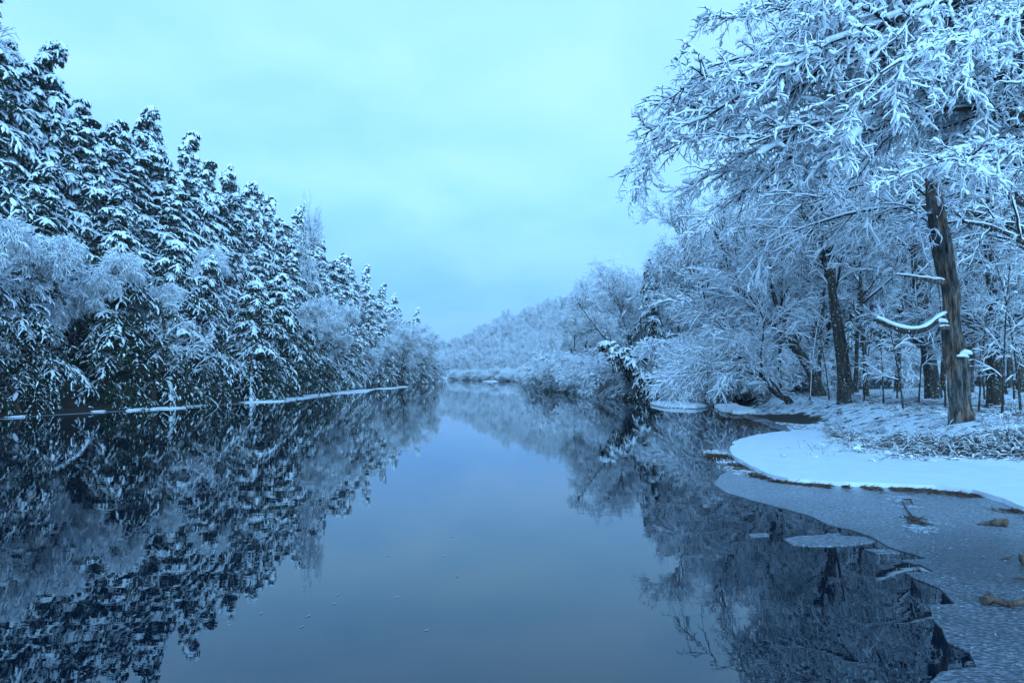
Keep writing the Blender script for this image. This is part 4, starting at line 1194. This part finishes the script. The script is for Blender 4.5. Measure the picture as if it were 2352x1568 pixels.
o = mb.obj('leaf_litter', M_LITTER); tag(o, 'brown leaves on the muddy slope of the cove', 'leaf litter', None, 'stuff')


def grass():
    rng = np.random.default_rng(15)
    # tussocks: dense along the step above the shelf, thin over the bank
    cs = []
    for k in range(1150):
        if k < 420:
            px = rng.uniform(2040, 2480) if k < 330 else rng.uniform(1900, 2200); py = np.interp(px, [1900, 2040, 2200, 2352, 2480], [1000, 1022, 1030, 1032, 1036]) + rng.normal() * (9 if k < 330 else 12)
            p = G(px, py, .3)
            z_ = .3
            for _ in range(14): z_ = .65 * z_ + .35 * ground_z(p[0], p[1]); p = G(px, py, z_)
        else:
            y = rng.uniform(13, 33); x = right_shore_x(y) + 1.5 + rng.random() * (3 + .35 * y); p = np.array([x, y, ground_z(x, y)])
        cs.append((p[0], p[1]))
    cs = np.array(cs)
    n = np.where(np.arange(len(cs)) < 420, 26, 12)
    b = np.repeat(cs, n, 0) + rng.normal(size=(n.sum(), 2)) * .11
    z = terrain(b[:, 0], b[:, 1])
    d = np.stack([rng.normal(size=len(b)) - .4, rng.normal(size=len(b)) * .8, np.abs(rng.normal(size=len(b))) * .45 + .12], 1)
    p = grow(np.c_[b, z - .01], d, .20 * (.4 + 1.1 * rng.random(len(b))), 5, 1.1, .12, rng)
    g = MB(); g.tubes(p, np.full((len(p), 5), .0048) * np.linspace(1, .4, 5)[None], 3)
    o = g.obj('dead_grass', M_GRASS); tag(o, 'flattened brown grass poking through the snow of the right bank', 'grass', None, 'stuff')
    s_ = MB(); k = rng.random(len(p)) < .24; q = p[k]
    snow_on(s_, q, np.full((len(q), 5), .004), rng, .0075, 0, 5, .7, 1, .9)
    o = s_.obj('snow_clumps', M_SNOW); tag(o, 'snow lying on the flattened grass of the right bank', 'snow', None, 'stuff')


grass()


def stalk(px, py, h, lab, seed):
    rng = np.random.default_rng(seed)
    p = G(px, py, .1)
    z_ = .1
    for _ in range(14): z_ = .65 * z_ + .35 * max(.08, ground_z(p[0], p[1])); p = G(px, py, z_)
    n = rng.integers(2, 5)
    st = grow(np.repeat(np.array([[0, 0, -.02]]), n, 0) + rng.normal(size=(n, 3)) * (.03, .03, 0), np.stack([rng.normal(size=n) * .18, rng.normal(size=n) * .18, np.ones(n)], 1), h * (.6 + .5 * rng.random(n)), 6, .1, .08, rng)
    r = taper(np.full(n, .006), 6, .5)
    mb = MB(); mb.tubes(st, r, 4)
    q, d, t, _ = spawn(st, r, 5, .4, 1, (.3, .8), rng)
    c = grow(q, d, np.full(len(q), h * .2), 4, .2, .1, rng); mb.tubes(c, np.full((len(c), 4), .004), 3)
    o = empty('weed_stalk', p, lab, 'weed', 'dry weeds in the snow')
    m1 = mb.obj('stem', M_GRASS, o)
    s_ = MB(); snow_on(s_, c, np.full((len(c), 4), .004), rng, .009, 0, 4, .8, 1, .9); s_.obj('snow_cover', M_SNOW, o)


for i, (px, py, h, lab) in enumerate([(1957, 1012, .42, 'tallest dry weed, alone at the back of the snow shelf'), (2022, 905, .5, 'dry weed between the twin trunk and the thick trunk'), (1985, 900, .8, 'tall dry weed just right of the twin trunk'), (1862, 905, .7, 'dry weed at the foot of the leaning tree'), (2170, 930, .3, 'low dry weed left of the snag foot'),
                                     (2325, 950, .5, 'dry weed in the snow right of the forked slim tree'), (2260, 975, .3, 'small dry weed below the slim tree'), (2085, 960, .25, 'short dry weed in the middle of the bank'), (2310, 1010, .5, 'dry weed standing in the matted grass'), (1900, 940, .35, 'dry weed above the cove mud'), (2130, 1005, .2, 'tiny dry weed above the shelf'), (1800, 1050, .12, 'tiny stalk poking from the smooth snow shelf')]):
    stalk(px, py, h, lab, 400 + i)


def driftwood(name, label, pts, rads, snow, cat='log', extra=None, seed=1):
    rng = np.random.default_rng(seed)
    w = np.array([G(px, py, z) for px, py, z in pts])
    K = 18; t = np.linspace(0, 1, len(w)); tt = np.linspace(0, 1, K)
    p = np.stack([np.interp(tt, t, w[:, k]) for k in range(3)], 1)[None]
    r = np.interp(tt, t, rads)[None] * (1 + .10 * rng.normal(size=(1, K)))
    mb = MB(); mb.tubes(p, r, 12)
    # closed ends
    mb.tubes(p[:, [0, 0]] + (p[:, [0, 0]] - p[:, [1, 1]]) * np.array([0, .02])[None, :, None], np.stack([r[:, 0], r[:, 0] * .02], 1), 12)
    mb.tubes(p[:, [-1, -1]] + (p[:, [-1, -1]] - p[:, [-2, -2]]) * np.array([0, .02])[None, :, None], np.stack([r[:, -1], r[:, -1] * .02], 1), 12)
    foot = p[0].mean(0); foot[2] = 0
    o = empty(name, foot, label, cat)
    for e in (extra or []):
        w2 = np.array([G(px, py, z) for px, py, z in e[0]]); q = np.stack([np.interp(np.linspace(0, 1, 8), np.linspace(0, 1, len(w2)), w2[:, k]) for k in range(3)], 1)[None]
        mb.tubes(q, np.linspace(e[1], e[2], 8)[None], 8)
    rel(o, mb, 'wood' if cat != 'stone' else 'rock', M_DRIFT if cat != 'stone' else M_STONE, foot)
    if snow:
        s_ = MB(); snow_on(s_, p[:, int(K * snow[0]):int(K * snow[1])], r[:, int(K * snow[0]):int(K * snow[1])] * .9, rng, .004, .45, 8, .5, 1, .4); rel(o, s_, 'snow_cover', M_SNOW, foot)


driftwood('short_log', 'short stout log lying on the ice, pointed at one end', [(2246, 1203, .02), (2262, 1201, .03), (2285, 1200, .045), (2300, 1199, .05), (2314, 1201, .05)], [.008, .022, .036, .044, .05], (.55, 1), seed=3)
driftwood('forked_branch', 'knotty forked driftwood branch frozen into the ice at the picture edge', [(2262, 1378, .05), (2275, 1372, .05), (2292, 1380, .035), (2312, 1386, .03), (2330, 1384, .035), (2352, 1382, .045), (2400, 1378, .06), (2450, 1376, .07)], [.03, .034, .022, .026, .02, .02, .02, .02], (.4, 1), seed=4,
          extra=[([(2252, 1372, .01), (2262, 1378, .03), (2275, 1384, .03)], .010, .022), ([(2312, 1384, .03), (2322, 1394, .012), (2330, 1398, .01)], .022, .008), ([(2275, 1374, .04), (2274, 1364, .07)], .030, .026)])
driftwood('broken_stick', 'pale broken stick end standing from the ice at the picture edge', [(2358, 1300, .0), (2348, 1285, .05), (2342, 1270, .09)], [.03, .025, .012], None, seed=5)
driftwood('thin_twig', 'thin dark twig on the ice below the short log', [(2300, 1284, .012), (2318, 1280, .018), (2330, 1274, .03)], [.005, .008, .006], None, 'twig', seed=6)
driftwood('thin_twig', 'dark twig tip on the ice above the forked branch', [(2325, 1327, .012), (2345, 1326, .018), (2365, 1324, .02)], [.003, .008, .012], None, 'twig', seed=7)
driftwood('dark_stone', 'dark wet stone at the water edge of the ice sheet', [(1900, 1222, .0), (1903, 1219, .025), (1914, 1218, .03), (1922, 1221, .0)], [.02, .04, .038, .02], None, 'stone', seed=8)
driftwood('dark_stone', 'small dark lump in the water right of the larger stone', [(1978, 1256, .0), (1984, 1254, .012), (1995, 1255, .0)], [.008, .02, .006], None, 'stone', seed=9)
# debris frozen into the sheet, ringed with white frost
0 and slab('frost_patch', [G(*p)[:2] for p in [(2058, 1140), (2100, 1138), (2112, 1165), (2140, 1190), (2150, 1210), (2130, 1235), (2105, 1228), (2085, 1195), (2068, 1168)]], .010, .018, M_FROST, .03, (.07, .12), 71)
mb = strewn('', '', '', '', 900, [G(px, py, .02)[:2] for px, py in [(2075, 1138), (2090, 1165), (2110, 1195), (2122, 1232)]], .085, lambda x, y: 0 * x + .010, .05, .006, M_FROST, 13, along=.2, flat=.02)
o = mb.obj('frost', M_FROST); tag(o, 'white frost crumbs round the frozen sticks in the ice', 'frost', None, 'stuff')
driftwood('frozen_branch', 'brown stick standing up from the frosted patch in the ice', [(2098, 1165, .0), (2094, 1155, .03), (2091, 1146, .06)], [.012, .014, .02], None, 'twig', seed=10,
          extra=[([(2072, 1150, .02), (2082, 1168, .022), (2098, 1190, .02)], .008, .006), ([(2075, 1146, .03), (2092, 1146, .055)], .008, .008), ([(2085, 1172, .02), (2092, 1192, .02)], .006, .006)])
line = [G(px, py, .02)[:2] for px, py in [(2092, 1186), (2105, 1196), (2112, 1204)]]
mb = strewn('', '', '', '', 90, line, .045, lambda x, y: 0 * x + .024, .10, .007, M_DRIFT, 12, along=.5)
o = mb.obj('bark_heap', M_DRIFT); tag(o, 'heap of brown bark scraps on the frosted patch in the ice', 'bark scraps', None, 'stuff')
mb = MB(); rng = np.random.default_rng(8)
# specks of leaf and frost scattered over the water and the ice
pts = np.array([G(px, py, .004) for px, py in [(775, 1383), (713, 1410), (1040, 1232), (1012, 1276), (688, 1440), (884, 1275), (918, 1369), (1048, 1320), (605, 1404), (312, 1410), (780, 1362), (432, 1190), (560, 1240), (250, 1300), (985, 1444)]])
q = grow(pts, rng.normal(size=pts.shape) * (1, 1, .05), .035 + .03 * rng.random(len(pts)), 4, 0, .3, rng); q[:, :, 2] = .004
mb.tubes(q, np.full((len(q), 4), .0045) * np.array([.4, 1, 1, .2]), 5, .4)
o = mb.obj('floating_leaves', M_FROST); tag(o, 'tiny pale leaves afloat on the open river', 'leaves', None, 'stuff')


# ------------------------------------------------------------------ thin winter haze
def haze():
    import bmesh
    bm = bmesh.new(); bmesh.ops.create_cube(bm, size=1)
    me = bpy.data.meshes.new('haze'); bm.to_mesh(me); bm.free()
    m = bpy.data.materials.new('haze'); m.use_nodes = True; nt = m.node_tree; nt.nodes.clear()
    out = N(nt, 'ShaderNodeOutputMaterial'); v = N(nt, 'ShaderNodeVolumePrincipled')
    v.inputs['Density'].default_value = .0005; v.inputs['Color'].default_value = (.93, .95, .97, 1)
    nt.links.new(v.outputs[0], out.inputs['Volume'])
    me.materials.append(m)
    o = bpy.data.objects.new('haze', me); COL.objects.link(o)
    o.scale = (3300, 1720, 62); o.location = (0, 775, 29)
    tag(o, 'thin pale haze lying over the river and the far hill', 'haze', None, 'stuff')


haze()


def ice_debris():
    rng = np.random.default_rng(91)
    for nm, n, m, ln, rd, lab in (('frost', 800, M_FROST, .022, .005, 'crumbs of frost scattered over the grey ice'), ('twigs', 110, M_LITTER, .07, .0028, 'bits of twig and leaf scattered over the grey ice')):
        x = rng.uniform(2.6, 8.5, n * 3); y = rng.uniform(3.6, 11.6, n * 3)
        ok = in_poly(x, y, np.array([np.array(p) for p in ice])) & (vnoise(x * 1.3, y * 1.3, 44) > .35)
        x, y = x[ok][:n], y[ok][:n]; q = len(x)
        p = grow(np.stack([x, y, 0 * x + .013], 1), np.stack([rng.normal(size=q), rng.normal(size=q), 0 * x + .02], 1), ln * (.4 + 1.4 * rng.random(q)), 4, 0, .3, rng)
        p[:, :, 2] = .011
        mb = MB(); mb.tubes(p, rd * (.4 + rng.random(q))[:, None] * np.array([.4, 1, 1, .3])[None], 4, .5)
        o = mb.obj(nm, m); tag(o, lab, nm, None, 'stuff')


ice_debris()
